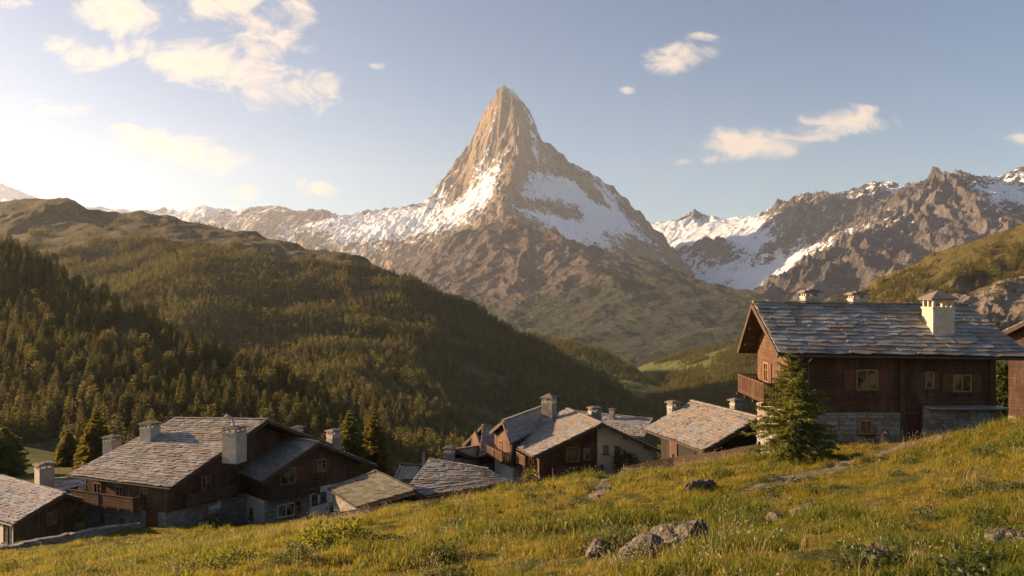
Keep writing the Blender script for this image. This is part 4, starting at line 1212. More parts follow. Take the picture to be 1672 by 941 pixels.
H.chimney(240, 724, 690, 73.5, 1.25, 'render'); H.chimney(178, 736, 713, 76, 1.15, 'render'); H.chimney(378, 748, 697, 69, 1.45, 'render', deep=.5)
H.chimney(485, 716, 697, 80.5, .7, 'masonry')
k = MB(); k.tube([P(381, 699, 69.6), P(381, 690, 69.6), P(378, 683, 69.6), P(371, 679, 69.6), P(366, 682, 69.6)], [.14, .12, .12, .13, .07], 7); k.tube([P(376, 683, 69.6), P(369, 674, 69.5)], [.09, .03], 6); k.tube([P(372, 680, 69.6), P(363, 676, 69.7)], [.07, .03], 6)
tag(k.build('bent_cowl', [M['palewood']]), 'pale bent cowl like a driftwood branch on the stout farmhouse chimney', 'chimney cowl')

H = House('white_walled_chalet', 'dark timber chalet with picket balcony above a white plaster and stone ground floor',
          (427, 787, 70), (520, 723, 74.5), (616, 760, 78), (368, 697, 86.5), (345, 756.5, 76.9), zb=-23, oe=1.0, og0=1.3, og1=.3, slab=(.62, .33), roof='slate', seed=33, cat='chalet')
L = (H.side('g0')[1] - H.side('g0')[0]).length
zs = -19.1
H.wall('g0', 'planks', z0=zs); x, _ = H.hit('g0', 505, 815); um = x / L
H.wall('g0', 'stones', 0, um, None, zs, out=.05); H.wall('g0', 'plaster', um, 1, None, zs + .35, out=.08)
H.wall('e0', 'planks', z0=zs); H.wall('e0', 'plaster', z1=zs, out=.05); H.wall('g1', 'planks'); H.wall('e1', 'planks', z0=zs); H.wall('e1', 'plaster', z1=zs)
H.window('g0', 470, 777, 1.6, 1.5, 'r', 1, cross=False); H.window('g0', 525, 760, .95, 1.2, 'lr', 1)
H.window('g0', 466, 833, 1.7, 1.2, '', 1, off=.12, cross=False, mat='plaster'); H.window('g0', 485, 830, .8, 1.5, '', 0, off=.12)
H.window('g0', 513, 815, .55, .9, '', 0, off=.12, mat='shutter'); H.window('g0', 527, 811, .55, .9, '', 0, off=.12, mat='shutter')
H.window('e0', 389, 832, .7, .95, '', 0, off=.1); H.window('e0', 412, 838, .7, .95, '', 0, off=.1)
xa, _ = H.hit('g0', 436, 810); xb, _ = H.hit('g0', 512, 800)
H.balcony('g0', xa, xb, -18.9, 1.2, 1.05, 'pickets', 'trim')
H.chimney(543, 745, 702, 78.5, 1.0, 'masonry')

# ---- house at the left edge and the hut behind it
H = House('edge_house', 'house cut off by the left edge of the photo, dark timber gable above white plaster',
          (21, 857, 62), (105, 807, 65), (134, 815, 68), (0, 778, 73), (-120, 815, 70), zb=-23.5, oe=.35, og0=.7, og1=.4, slab=(.62, .33), roof='slate', seed=37)
H.wall('g0', 'planks', z0=-20.9, mat='timber_warm'); H.wall('g0', 'plaster', z1=-20.9, out=.03); H.wall('e0', 'plaster', out=.03)
H.wall('e1', 'planks'); H.wall('g1', 'planks')
H.window('g0', 84, 846, .95, 1.05, 'l', 1, cross=False); H.window('e0', 12, 872, .7, 1.4, '', 0, off=.1, mat='shutter')
H = House('back_hut', 'small hut with a big roofed chimney shaft behind the left edge house',
          (76, 808, 74), (80, 784, 77), (60, 796, 80), (150, 778, 80), (142, 812, 76), zb=-25, oe=.3, og0=.3, og1=.3, slab=(.7, .45), roof='slate', seed=39, cat='hut')
for s in ('g0', 'e0', 'e1', 'g1'): H.wall(s, 'stones')
H.chimney(66, 800, 757, 73, 1.25, 'render', 'roof')


# ------------------------------------------------------------------ plants
def cards(p, d, l, wd, rng, name, mats, curl=.0):
    """n diamond shaped leaf sprays: base p, direction d, length l, width wd"""
    n = len(p)
    rv = rng.normal(size=(n, 3)); s = np.cross(d, rv); s /= np.linalg.norm(s, axis=1, keepdims=True) + 1e-9
    l = np.broadcast_to(l, n)[:, None]; wd = np.broadcast_to(wd, n)[:, None]
    V = np.stack([p, p + d * l * .45 + s * wd * .5, p + d * l + np.array([0, 0, -curl]) * l, p + d * l * .45 - s * wd * .5], 1).reshape(-1, 3)
    F = np.arange(n * 4).reshape(-1, 4)
    return np_mesh(name, V, F, mats)


PROF = {
    'spruce': lambda f: (1 - f) ** .85 * np.minimum(1, .72 + f * 2.2) + .02,
    'pine': lambda f: np.sqrt(np.maximum(.02, 1 - (np.maximum(f - .25, 0) / .76) ** 2.2)) * np.minimum(1, .55 + f * 1.8),
    'wood': lambda f: (1 - f ** 1.35) * np.minimum(1, .5 + f * 2.4) + .03,
}


def crown_mesh(name, h, rmax, z0, nb, nt, tl, tw, seed, prof, mat, up=.25, droop=.35, curl=.15, uneven=.22):
    rng = np.random.default_rng(seed)
    f = (np.arange(nb) + rng.random(nb) * .8) / nb
    f = f ** 1.15
    f = np.clip(f, 0, .995)
    whorl = np.round(f * 16) / 16
    f = np.clip(f * .45 + whorl * .55, 0, .99)
    L = rmax * PROF[prof](f) * rng.uniform(1 - uneven * 1.6, 1 + uneven, nb)
    az = np.arange(nb) * 2.399 + rng.normal(size=nb) * .3
    el = np.radians(-14 + 60 * f ** 1.5) * up * 2 + rng.normal(size=nb) * .10
    bd = np.stack([np.cos(az) * np.cos(el), np.sin(az) * np.cos(el), np.sin(el)], 1)
    t = np.sqrt(rng.random((nb, nt))) * .96 + .04
    b0 = np.stack([np.zeros(nb), np.zeros(nb), z0 + (h - z0) * f], 1)
    p = b0[:, None] + bd[:, None] * (t * L[:, None])[..., None]
    p[..., 2] += (-droop * (1 - f)[:, None] * t ** 2 + .16 * t ** 4) * L[:, None]
    side = np.stack([-np.sin(az), np.cos(az), np.zeros(nb)], 1)
    sg = rng.choice([-1, 1], (nb, nt)) * rng.uniform(.25, 1.0, (nb, nt))
    p += side[:, None] * (sg * (.10 + .20 * (1 - t)) * np.minimum(L[:, None], 2 * tl))[..., None] * .8
    d = bd[:, None] * .9 + side[:, None] * sg[..., None] * .9 + rng.normal(size=(nb, nt, 3)) * .28
    d[..., 2] += .12 - .25 * (1 - f)[:, None]
    d /= np.linalg.norm(d, axis=2, keepdims=True)
    ll = tl * rng.uniform(.6, 1.2, (nb, nt)) * (.75 + .35 * (1 - t)) * np.clip(L[:, None] / (rmax * .5), .45, 1.1)
    return cards(p.reshape(-1, 3), d.reshape(-1, 3), ll.ravel(), tw * ll.ravel(), rng, name, [mat], curl)


def trunk_mesh(name, h, r, seed, mat='bark', boughs=0):
    rnd = random.Random(seed); m = MB()
    k = 7; pts = [Vector((rnd.uniform(-.02, .02) * h * i / k * .3, rnd.uniform(-.02, .02) * h * i / k * .3, -.5 + (h * .97 + .5) * i / k)) for i in range(k + 1)]
    m.tube(pts, [max(.012, r * (1.25 if i == 0 else 1) * (1 - i / k) ** .8) for i in range(k + 1)], 8)
    for i in range(boughs):
        f = rnd.uniform(.12, .8); a = rnd.uniform(0, 6.28); l = (1 - f) * h * .28
        p = Vector((0, 0, h * f)); q = p + Vector((math.cos(a) * l, math.sin(a) * l, l * .1)); m.tube([p, (p + q) / 2 + Vector((0, 0, .03)), q], [r * .22, r * .14, .006], 5)
    return m.mesh(name, [M[mat]], True)


def single_tree(name, label, px, pbase, ptop, d, wpx, prof, mat, nb, nt, tl, tw, seed, cat='tree', group=None, z0=.06, zbase=None, **kw):
    b = P(px, pbase, d); h = (pbase - ptop) / FPX * d; r = wpx / 2 / FPX * d
    zg = gz(b.x, b.y) if zbase is None else zbase
    h += b.z - zg
    o = empty(name, (b.x, b.y, zg)); tag(o, label, cat, group)
    c = link('crown', crown_mesh('crown', h, r, h * z0, nb, nt, tl, tw, seed, prof, M[mat], **kw), o)
    link('trunk', trunk_mesh('trunk', h * .96, max(.05, h * .018), seed, boughs=14), o)
    return o


single_tree('young_spruce', 'young spruce growing alone on the meadow in front of the big timber chalet', 1293, 747, 578, 37, 140, 'spruce', 'needle', 300, 84, .30, .22, 5, group=None, up=.38, droop=.26, uneven=.45)
single_tree('dark_pine', 'dark rounded pine behind the white walled chalet, left of the golden pine', 571, 775, 672, 100, 62, 'wood', 'needle', 260, 40, .75, .38, 12, group='pines behind the white walled chalet')
single_tree('golden_lit_pine', 'slim golden lit pine behind the slab roofed shed, right of the dark pine', 611, 782, 670, 103, 50, 'wood', 'sunlit_gold', 260, 40, .7, .36, 15, group='pines behind the white walled chalet')  # sunlight on this crown is painted as gold needles
single_tree('garden_spruce', 'spruce with a golden lit top rising behind the roof of the long farmhouse', 157, 770, 673, 112, 62, 'spruce', 'sunlit_gold', 240, 36, .9, .36, 18, up=.3)  # the golden light is needle colour through the whole crown
single_tree('edge_spruce', 'broad dark spruce at the left edge behind the small roofed chimney shaft', 6, 785, 700, 104, 72, 'wood', 'needle', 240, 36, .9, .36, 21)
single_tree('shaded_spruce', 'dark spruce in the shade between the left edge hut and the golden topped spruce', 112, 775, 708, 125, 42, 'spruce', 'needle_far', 200, 30, 1.0, .36, 25)
single_tree('sapling_fir', 'small fir on the slope right of the ruined hut', 745, 772, 744, 150, 22, 'spruce', 'needle', 120, 20, .8, .4, 28)
single_tree('yard_tree', 'tree standing in the gap between the big chalet and the dark shed', 1640, 665, 596, 60, 50, 'pine', 'bush', 150, 30, .5, .4, 31)


# -- scatter: one object of stuff that draws many copies of a few plants
def scatter(name, pts, rot, scl, idx, meshes, tilt=None, kind='stuff', label=None, cat=None):
    n = len(pts)
    me = bpy.data.meshes.new(name); me.vertices.add(n); me.vertices.foreach_set('co', np.asarray(pts, np.float32).ravel())
    def at(nm, typ, a, key='value'):
        k = me.attributes.new(nm, typ, 'POINT'); k.data.foreach_set(key, np.ascontiguousarray(a).ravel())
    R3 = np.zeros((n, 3), np.float32); R3[:, 2] = rot
    if tilt is not None: R3[:, :2] = tilt
    at('turn', 'FLOAT_VECTOR', R3, 'vector'); at('size', 'FLOAT', np.asarray(scl, np.float32)); at('pick', 'INT', np.asarray(idx, np.int32))
    o = link(name, me); o['kind'] = kind
    tag(o, label, cat)
    g = bpy.data.node_groups.new(name + '_scatter', 'GeometryNodeTree')
    g.interface.new_socket('Geometry', in_out='INPUT', socket_type='NodeSocketGeometry'); g.interface.new_socket('Geometry', in_out='OUTPUT', socket_type='NodeSocketGeometry')
    N = g.nodes.new; Lk = g.links.new
    gi = N('NodeGroupInput'); go = N('NodeGroupOutput')
    iop = N('GeometryNodeInstanceOnPoints'); join = N('GeometryNodeJoinGeometry')
    for m in reversed(meshes):
        src = bpy.data.objects.new(m.name + '_source', m)
        oi = N('GeometryNodeObjectInfo'); oi.inputs['Object'].default_value = src; oi.inputs['As Instance'].default_value = True
        Lk(oi.outputs['Geometry'], join.inputs[0])
    Lk(gi.outputs[0], iop.inputs['Points']); Lk(join.outputs[0], iop.inputs['Instance'])
    iop.inputs['Pick Instance'].default_value = True
    def na(nm, typ):
        k = N('GeometryNodeInputNamedAttribute'); k.data_type = typ; k.inputs['Name'].default_value = nm; return k.outputs['Attribute']
    Lk(na('pick', 'INT'), iop.inputs['Instance Index'])
    e2r = N('FunctionNodeEulerToRotation'); Lk(na('turn', 'FLOAT_VECTOR'), e2r.inputs[0]); Lk(e2r.outputs[0], iop.inputs['Rotation'])
    Lk(na('size', 'FLOAT'), iop.inputs['Scale'])
    Lk(iop.outputs[0], go.inputs[0])
    md = o.modifiers.new('scatter', 'NODES'); md.node_group = g
    return o


# -- the near wood: nearest 300 conifers one by one, the rest as one wood
WOODT = []
for i in range(7):
    hh = 1.0
    kind = ['wood', 'spruce', 'wood', 'pine', 'wood', 'spruce', 'wood'][i]
    rr = [.20, .19, .23, .24, .18, .21, .22][i]
    WOODT.append((crown_mesh('wood_crown', 1.0, rr * .76, .04, 100, 14, .088, .42, 100 + i, kind, M['sunlit_gold' if i == 6 else 'needle_far'], uneven=.2), trunk_mesh('wood_trunk', .94, .016, 120 + i)))  # last variant's gold needles stand in for sun on the crowns


def tree_spots(tin, px0, px1, d0, d1, step, seed, thr=.5):
    rng = np.random.default_rng(seed)
    xs = []; ys = []
    y = d0
    while y < d1:
        x = np.arange((px0 - CX) / FPX * y, (px1 - CX) / FPX * y, step)
        xs.append(x + rng.uniform(-.48, .48, len(x)) * step); ys.append(y + rng.uniform(-.48, .48, len(x)) * step)
        y += step
    x = np.concatenate(xs); y = np.concatenate(ys)
    z, veg, snow, fo = tin.ev(x, y)
    patch = fbm(x, y, step * 9, 3, .5, seed + 3)
    ok = ~np.isnan(z) & (fo + patch * .55 + rng.uniform(-.15, .15, len(x)) > thr)
    return x[ok], y[ok], z[ok], rng


SKY = np.array([(-400, 700), (0, 775), (60, 755), (110, 772), (180, 728), (284, 684), (440, 684), (480, 712), (520, 722), (616, 765), (650, 760), (700, 750), (760, 735), (800, 700)])
x, y, z, rng = tree_spots(T_WOOD, -110, 800, 196, 545, 4.8, 201)
h = rng.uniform(9, 15.5, len(x)) * (.8 + .3 * rng.random(len(x)))
px = x / y * FPX + CX; pt = CY - (z + h) / y * FPX
vis = (pt < np.interp(px, SKY[:, 0], SKY[:, 1]) - 4) & (px > -6) & (px < 790)
hid = ~((px > -110) & (px < 800))
order = np.argsort(np.where(vis, -h / y, 1e3))
near = np.zeros(len(x), bool); near[order[:300]] = True; near &= vis
WROT = rng.uniform(0, 6.28, len(x)); WID = rng.integers(0, 7, len(x))
proto = {}
WL, WG = 'dark conifer among the hundreds in the dense wood on the nearer left slope', 'conifers of the wood on the nearer left slope'
for i in np.nonzero(near)[0]:
    k = int(WID[i])
    if k not in proto:
        t = empty('forest_conifer'); c = link('crown', WOODT[k][0], t); b = link('trunk', WOODT[k][1], t); proto[k] = (t, c, b)
    else:
        t0, c0, b0 = proto[k]
        t = t0.copy(); COL.objects.link(t)
        c = c0.copy(); COL.objects.link(c); c.parent = t
        b = b0.copy(); COL.objects.link(b); b.parent = t
    tag(t, WL, 'tree', WG)
    t.location = (x[i], y[i], z[i] - .2); t.rotation_euler = (0, 0, WROT[i])
    s = h[i]; wd = .9 + .35 * ((i * 7919) % 100) / 100
    t.scale = (s * wd, s * wd, s)
m = ~near
scatter('wood_on_nearer_slope', np.stack([x, y, z - .2], 1)[m], WROT[m], h[m], WID[m], [a[0] for a in WOODT])
print('near wood', len(x), near.sum())

FART = [crown_mesh('far_crown', 1.0, [.16, .18, .20, .17, .19, .17, .19][i], .02, 36, 6, .20, .5, 300 + i, ['wood', 'spruce', 'pine', 'wood', 'spruce', 'wood', 'spruce'][i], M['sunlit_gold' if i > 4 else 'needle_far'], uneven=.35) for i in range(7)]  # last two crowns carry sunlight as gold needle colour


def far_wood(name, tin, px0, px1, d0, d1, step, seed, hmin, hmax, thr=.5, sunlit_gold=.06):
    x, y, z, rng = tree_spots(tin, px0, px1, d0, d1, step, seed, thr)
    n = len(x); print(name, n)
    big = fbm(x, y, 60, 3, .5, seed + 9)
    scatter(name, np.stack([x, y, z - .3], 1), rng.uniform(0, 6.28, n), rng.uniform(hmin, hmax, n) * (1 + .35 * big), np.where(rng.random(n) < np.clip(sunlit_gold * (1 + 1.6 * big), 0, 1), rng.integers(5, 7, n), rng.integers(0, 5, n)), FART)


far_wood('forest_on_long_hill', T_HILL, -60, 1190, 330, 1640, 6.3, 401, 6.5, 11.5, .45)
far_wood('forest_on_valley_hill', T_VALLEY, 1000, 1320, 820, 2100, 8.5, 402, 8, 13, .5, .5)  # many gold crowns paint sunlight onto the valley forest
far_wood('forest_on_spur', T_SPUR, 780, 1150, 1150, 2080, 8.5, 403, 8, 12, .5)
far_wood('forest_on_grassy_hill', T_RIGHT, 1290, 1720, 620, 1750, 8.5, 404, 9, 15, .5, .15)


# ------------------------------------------------------------------ paths
def strip_path(name, pts, width):
    pts = [P(*q) for q in pts]
    xy = []
    for a, b in zip(pts[:-1], pts[1:]):
        n = max(2, int((b - a).length / .12))
        for i in range(n): xy.append(a.lerp(b, i / n))
    for _ in range(30):
        xy = [xy[0]] + [(xy[i - 1] + xy[i] * 2 + xy[i + 1]) / 4 for i in range(1, len(xy) - 1)] + [xy[-1]]
    K = 13; X = []; Y = []
    for i, p in enumerate(xy):
        d = xy[min(i + 1, len(xy) - 1)] - xy[max(i - 1, 0)]; d.z = 0; d.normalize()
        s = Vector((d.y, -d.x, 0)); t = i / (len(xy) - 1)
        wdt = width * min(1, .25 + 4 * t, .25 + 4 * (1 - t)) * (1 + .25 * math.sin(i * .11) + .15 * math.sin(i * .37))
        for k in range(K):
            q = p + s * wdt * (k / (K - 1) - .5); X.append(q.x); Y.append(q.y)
    X = np.array(X); Y = np.array(Y); Z = ground_z(X, Y)
    e = np.tile(1 - np.abs(np.linspace(-1, 1, K)) ** 4, len(xy))
    Z = Z - .03 + e * .055
    n = len(xy); I = np.arange(n * K).reshape(n, K)
    F = np.stack([I[:-1, :-1].ravel(), I[:-1, 1:].ravel(), I[1:, 1:].ravel(), I[1:, :-1].ravel()], 1)
    o = link(name, np_mesh(name, np.stack([X, Y, Z], 1), F, [M['path']], True)); o['kind'] = 'structure'
    return np.array([(q.x, q.y) for q in xy])


PATHS = [strip_path('gravel_path', [(1500, 735, 41), (1450, 745, 39), (1400, 760, 35.2), (1365, 771, 32.3), (1315, 784, 29.6), (1262, 796, 27.3), (1215, 803, 26.3)], 1.7),
         strip_path('foot_path', [(1040, 786, 46), (1010, 791, 42), (992, 802, 36), (975, 814, 31.5), (955, 824, 28.5)], .7)]


def path_dist(x, y):
    d = np.full(len(x), 99.0)
    for pth in PATHS:
        q = pth[::3]
        for i in range(0, len(x), 20000):
            s = slice(i, i + 20000)
            d[s] = np.minimum(d[s], np.sqrt(((x[s, None] - q[None, :, 0]) ** 2 + (y[s, None] - q[None, :, 1]) ** 2).min(1)))
    return d


# ------------------------------------------------------------------ grass
def blades(name, n, rad, hmin, hmax, wd, lean, seed, mats, heads=None):
    rng = np.random.default_rng(seed)
    a = rng.uniform(0, 6.28, n); r = rad * np.sqrt(rng.random(n))
    p = np.stack([np.cos(a) * r, np.sin(a) * r, np.full(n, -.03)], 1)
    la = a * .6 + rng.uniform(0, 6.28, n); ln = rng.uniform(.15, 1, n) * lean; h = rng.uniform(hmin, hmax, n)
    d = np.stack([np.cos(la), np.sin(la), np.zeros(n)], 1); s = np.stack([-np.sin(la + rng.normal(size=n) * .8), np.cos(la), np.zeros(n)], 1)
    s /= np.linalg.norm(s, axis=1, keepdims=True)
    up = np.array([0, 0, 1.0])
    m1 = p + up * (h * .55)[:, None] + d * (h * ln * .25)[:, None]
    tp = p + up * (h * (1 - .25 * ln))[:, None] + d * (h * ln * .9)[:, None]
    w = wd * rng.uniform(.7, 1.3, n)[:, None]
    V = [p - s * w, p + s * w, m1 - s * w * .7, m1 + s * w * .7, tp]
    V = np.stack(V, 1).reshape(-1, 3)
    b = np.arange(n)[:, None] * 5
    F = np.concatenate([b + np.array([0, 1, 3]), b + np.array([0, 3, 2]), b + np.array([2, 3, 4])])
    mi = np.zeros(len(F), np.int32)
    if heads:
        k, hl, hw = heads
        hd = (tp - m1); hd /= np.linalg.norm(hd, axis=1, keepdims=True)
        VV = []; 
        for j in range(k):
            rv = rng.normal(size=(n, 3)); ss = np.cross(hd, rv); ss /= np.linalg.norm(ss, axis=1, keepdims=True)
            c = tp + hd * (hl * rng.uniform(-.6, .4, n))[:, None]
            VV += [c - hd * hl * .5, c + ss * hw, c + hd * hl * .5 + ss * hw * .6]
        o = len(V); H_ = np.stack(VV, 1).reshape(-1, 3); V = np.concatenate([V, H_])
        F = np.concatenate([F, o + np.arange(len(H_)).reshape(-1, 3)]); mi = np.concatenate([mi, np.ones(len(H_) // 3, np.int32)])
    me = np_mesh(name, V, F, mats)
    if heads and len(me.polygons) == len(mi): me.polygons.foreach_set('material_index', mi)
    return me


GR = [blades('grass_tuft', 46, .17, .05, .17, .0055, .9, 1, [M['grass']]), blades('grass_tuft', 40, .15, .08, .24, .0055, 1.0, 2, [M['grass']]), blades('grass_tuft', 52, .20, .04, .13, .007, .8, 3, [M['grass']]),
      blades('grass_tuft', 46, .17, .06, .19, .0065, .9, 4, [M['grass_green']]), blades('grass_tuft', 50, .19, .08, .27, .007, 1.0, 5, [M['grass_green']]), blades('grass_tuft', 56, .22, .05, .14, .009, .7, 6, [M['grass_green']])]


def meadow_pts(d0, d1, dens, rng, px0=-200, px1=1960):
    A = (px1 - px0) / FPX * (d1 ** 2 - d0 ** 2) / 2
    n = int(A * dens)
    d = np.sqrt(rng.uniform(d0 ** 2, d1 ** 2, n)); px = rng.uniform(px0, px1, n)
    return (px - CX) / FPX * d, d


HOUSES_XY = [(h.C['00'], h.C['01'], h.C['11'], h.C['10']) for h in [CHALET]]


def in_quad(x, y, q):
    s = []
    for i in range(4):
        a, b = q[i], q[(i + 1) % 4]
        s.append((b[0] - a[0]) * (y - a[1]) - (b[1] - a[1]) * (x - a[0]))
    s = np.array(s)
    return np.all(s > 0, 0) | np.all(s < 0, 0)


rng = np.random.default_rng(77)
X = []; Y = []; SC = []
for d0, d1, dens, sc in ((6, 11, 120, .85), (11, 18, 75, .95), (18, 30, 36, 1.15), (30, 46, 18, 1.5), (46, 80, 5, 1.5)):
    x, y = meadow_pts(d0, d1, dens, rng); X.append(x); Y.append(y); SC.append(np.full(len(x), sc))
X = np.concatenate(X); Y = np.concatenate(Y); SC = np.concatenate(SC)
pd = path_dist(X, Y)
keep = (pd > .5 + rng.random(len(X)) * .25)
for q in HOUSES_XY: keep &= ~in_quad(X, Y, q)
clump = fbm(X, Y, 1.6, 3, .55, 71); area = fbm(X, Y, 7.5, 3, .5, 72)
keep &= (clump + rng.random(len(X)) * .9 > -.12)
X, Y, SC, clump, area = X[keep], Y[keep], SC[keep], clump[keep], area[keep]
Z = ground_z(X, Y)
sz = SC * np.clip(.78 + 1.05 * clump + .45 * area, .28, 2.2) * rng.uniform(.7, 1.25, len(X))
green = (area + clump * .5 + rng.normal(size=len(X)) * .25 + np.clip((14 - Y) / 18, -.35, .25)) > .18
idx = np.where(green, 3, 0) + rng.integers(0, 3, len(X))
print('grass', len(X))
scatter('meadow_grass', np.stack([X, Y, Z], 1), rng.uniform(0, 6.28, len(X)), sz, idx, GR, tilt=rng.normal(size=(len(X), 2)) * .12)

WD = [cards((lambda a, r, z: np.stack([np.cos(a) * r, np.sin(a) * r, z], 1))(rng.uniform(0, 6.28, 150), .2 * np.sqrt(rng.random(150)), rng.uniform(.02, .15, 150)),
            (lambda v: v / np.linalg.norm(v, axis=1, keepdims=True))(rng.normal(size=(150, 3)) * np.array([1, 1, .5]) + np.array([0, 0, .35])), .055, .028, rng, 'weed', [M['bush']]) for _ in range(3)]
X, Y = meadow_pts(6.5, 40, 2.6, rng)
k = (fbm(X, Y, 2.6, 3, .5, 85) + rng.random(len(X)) * .3 > .52) & (path_dist(X, Y) > .4); X, Y = X[k], Y[k]; n = len(X)
scatter('meadow_weeds', np.stack([X, Y, ground_z(X, Y)], 1), rng.uniform(0, 6.28, n), rng.uniform(.6, 1.5, n), rng.integers(0, 3, n), WD)
ST = [blades('dry_stem', 7, .12, .22, .42, .003, .5, 11, [M['straw'], M['straw']], (4, .045, .007)), blades('dry_stem', 5, .10, .28, .52, .003, .6, 12, [M['straw'], M['flower']], (5, .035, .008)), blades('wild_flower', 6, .13, .14, .28, .003, .4, 13, [M['grass_green'], M['flower']], (7, .016, .011))]
X = []; Y = []; IX = []
for d0, d1, dens in ((6, 12, 7), (12, 22, 4), (22, 46, 1.4)):
    x, y = meadow_pts(d0, d1, dens, rng); X.append(x); Y.append(y)
X = np.concatenate(X); Y = np.concatenate(Y)
k = (fbm(X, Y, 3.5, 3, .5, 75) + rng.random(len(X)) * .5 > .2) & (path_dist(X, Y) > .5); X, Y = X[k], Y[k]
# taller dry plants on the crest, along the fence and by the chalet corner
for pxs, pys, dd, n, sd in ((200, 880, 34, 90, 3.0), (330, 868, 34, 120, 2.5), (520, 850, 36, 160, 1.8), (560, 845, 36.5, 120, 2.0), (1110, 768, 47, 120, 2.2), (1180, 757, 45, 120, 1.6), (1495, 715, 38, 110, 1.0), (1060, 905, 10.5, 30, .6), (1180, 890, 11, 40, .4)):
    c = P(pxs, pys, dd); X = np.r_[X, c.x + rng.normal(size=n) * sd]; Y = np.r_[Y, c.y + rng.normal(size=n) * .5]
n = len(X); scatter('dry_stems_and_flowers', np.stack([X, Y, ground_z(X, Y)], 1), rng.uniform(0, 6.28, n), rng.uniform(.6, 1.25, n) * np.clip(.7 + Y / 60, .7, 1.5), rng.choice(3, n, p=[.5, .25, .25]), ST, tilt=rng.normal(size=(n, 2)) * .15)


# ------------------------------------------------------------------ shrubs
def shrub(name, label, px, pb, d, wpx, hpx, n, ls, seed, mat='bush', group=None):
    b = P(px, pb, d); r = wpx / 2 / FPX * d; h = hpx / FPX * d
    rng = np.random.default_rng(seed)
    u = rng.normal(size=(n, 3)); u /= np.linalg.norm(u, axis=1, keepdims=True)
    lob = 1 + .28 * np.sin(u[:, 0] * 5 + seed) * np.cos(u[:, 1] * 4 + seed * 2) + .15 * rng.normal(size=n)
    rad = (.45 + .55 * rng.random(n) ** .5) * lob
    p = np.stack([u[:, 0] * r * rad, u[:, 1] * r * rad, h * .5 + u[:, 2] * h * .5 * rad], 1); p[:, 2] = np.maximum(p[:, 2], .02)
    dd = u + rng.normal(size=(n, 3)) * .6; dd /= np.linalg.norm(dd, axis=1, keepdims=True)
    o = empty(name, (b.x, b.y, gz(b.x, b.y) - .02)); tag(o, label, 'shrub', group)
    link('foliage', cards(p, dd, ls * rng.uniform(.6, 1.3, n), ls * .5, rng, 'foliage', [M[mat]]), o)
    m = MB(); rnd = random.Random(seed)
    for i in range(6):
        a = rnd.uniform(0, 6.28); m.tube([(0, 0, -.1), (math.cos(a) * r * .25, math.sin(a) * r * .25, h * .4), (math.cos(a) * r * .55, math.sin(a) * r * .55, h * .8)], [.03, .02, .008], 5)
    link('stems', m.mesh('stems', [M['bark']]), o)
    return o


shrub('round_shrub', 'round green shrub in front of the white plaster half of the chalet', 1020, 780, 78.5, 40, 38, 1500, .22, 3)
shrub('wall_shrub', 'low shrub at the right corner of the white plaster wall by the barn', 1072, 768, 76, 26, 18, 500, .2, 4)
shrub('balcony_shrub', 'yellow green bush under the balcony wing of the gabled chalet', 866, 788, 72, 26, 30, 700, .2, 5, 'sunlit_gold')
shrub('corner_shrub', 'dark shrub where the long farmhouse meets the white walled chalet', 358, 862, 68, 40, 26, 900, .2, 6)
shrub('shed_shrub', 'light green shrub between the white wall and the slab roofed shed', 552, 838, 70, 34, 20, 700, .2, 7, 'sunlit_gold')
shrub('gap_shrub', 'yellow green bush in the gap between the edge house and the farmhouse', 139, 850, 75, 26, 44, 700, .25, 8, 'sunlit_gold')
shrub('rock_shrub', 'leafy grey green herb clump growing over the left end of the big boulder', 1018, 908, 11.6, 66, 40, 700, .06, 9)
shrub('meadow_herb', 'dark leafy herb clump in front of the big boulder', 1062, 918, 10.6, 84, 30, 800, .05, 10)
shrub('grass_hummock', 'dark tufted hummock of grass at the lower left of the meadow', 548, 925, 17, 120, 44, 2200, .10, 16, 'grass_green')
shrub('grass_hummock', 'low tufted hummock at the very bottom left of the dark hummock', 372, 941, 17, 110, 30, 1500, .10, 17, 'grass_green')
shrub('fringe_herb', 'low dark herbs behind the flat stones right of the boulder', 1230, 868, 15.5, 60, 22, 600, .06, 14)


# ------------------------------------------------------------------ stones
def boulder(name, label, px, pb, d, wpx, hpx, seed, depth=.8, rz=0, group='boulders in the meadow', sink=.3, planes=13):
    rng = np.random.default_rng(seed)
    b = P(px, pb, d); w = wpx / FPX * d; h = hpx / FPX * d
    bm = bmesh.new(); bmesh.ops.create_icosphere(bm, subdivisions=5, radius=1)
    co = np.array([v.co[:] for v in bm.verts])
    N = rng.normal(size=(planes, 3)); N /= np.linalg.norm(N, axis=1, keepdims=True); k = rng.uniform(.5, .95, planes)
    dot = co @ N.T
    r = np.min(np.where(dot > .05, k / np.maximum(dot, .05), 9), 1); r = np.minimum(r, 1.15)
    q = co * r[:, None]
    q[:, 0] *= w / 2; q[:, 1] *= w / 2 * depth; q[:, 2] *= h * (1 + sink) / 2
    nn = .045 * w * (fbm(q[:, 0] + 7 * seed, q[:, 2] + q[:, 1], w * .35, 5, .6, seed) + .6 * fbm(q[:, 1] + 3 * seed, q[:, 2], w * .2, 4, .6, seed + 5))
    q += co * nn[:, None]
    q[:, 2] -= q[:, 2].max()
    for v, c in zip(bm.verts, q): v.co = c
    me = bpy.data.meshes.new(name); bm.to_mesh(me); bm.free(); me.materials.append(M['rock'])
    o = link(name, me); o.location = (b.x, b.y, b.z + h); o.rotation_euler = (0, 0, rz)
    tag(o, label, 'rock', group)
    return o


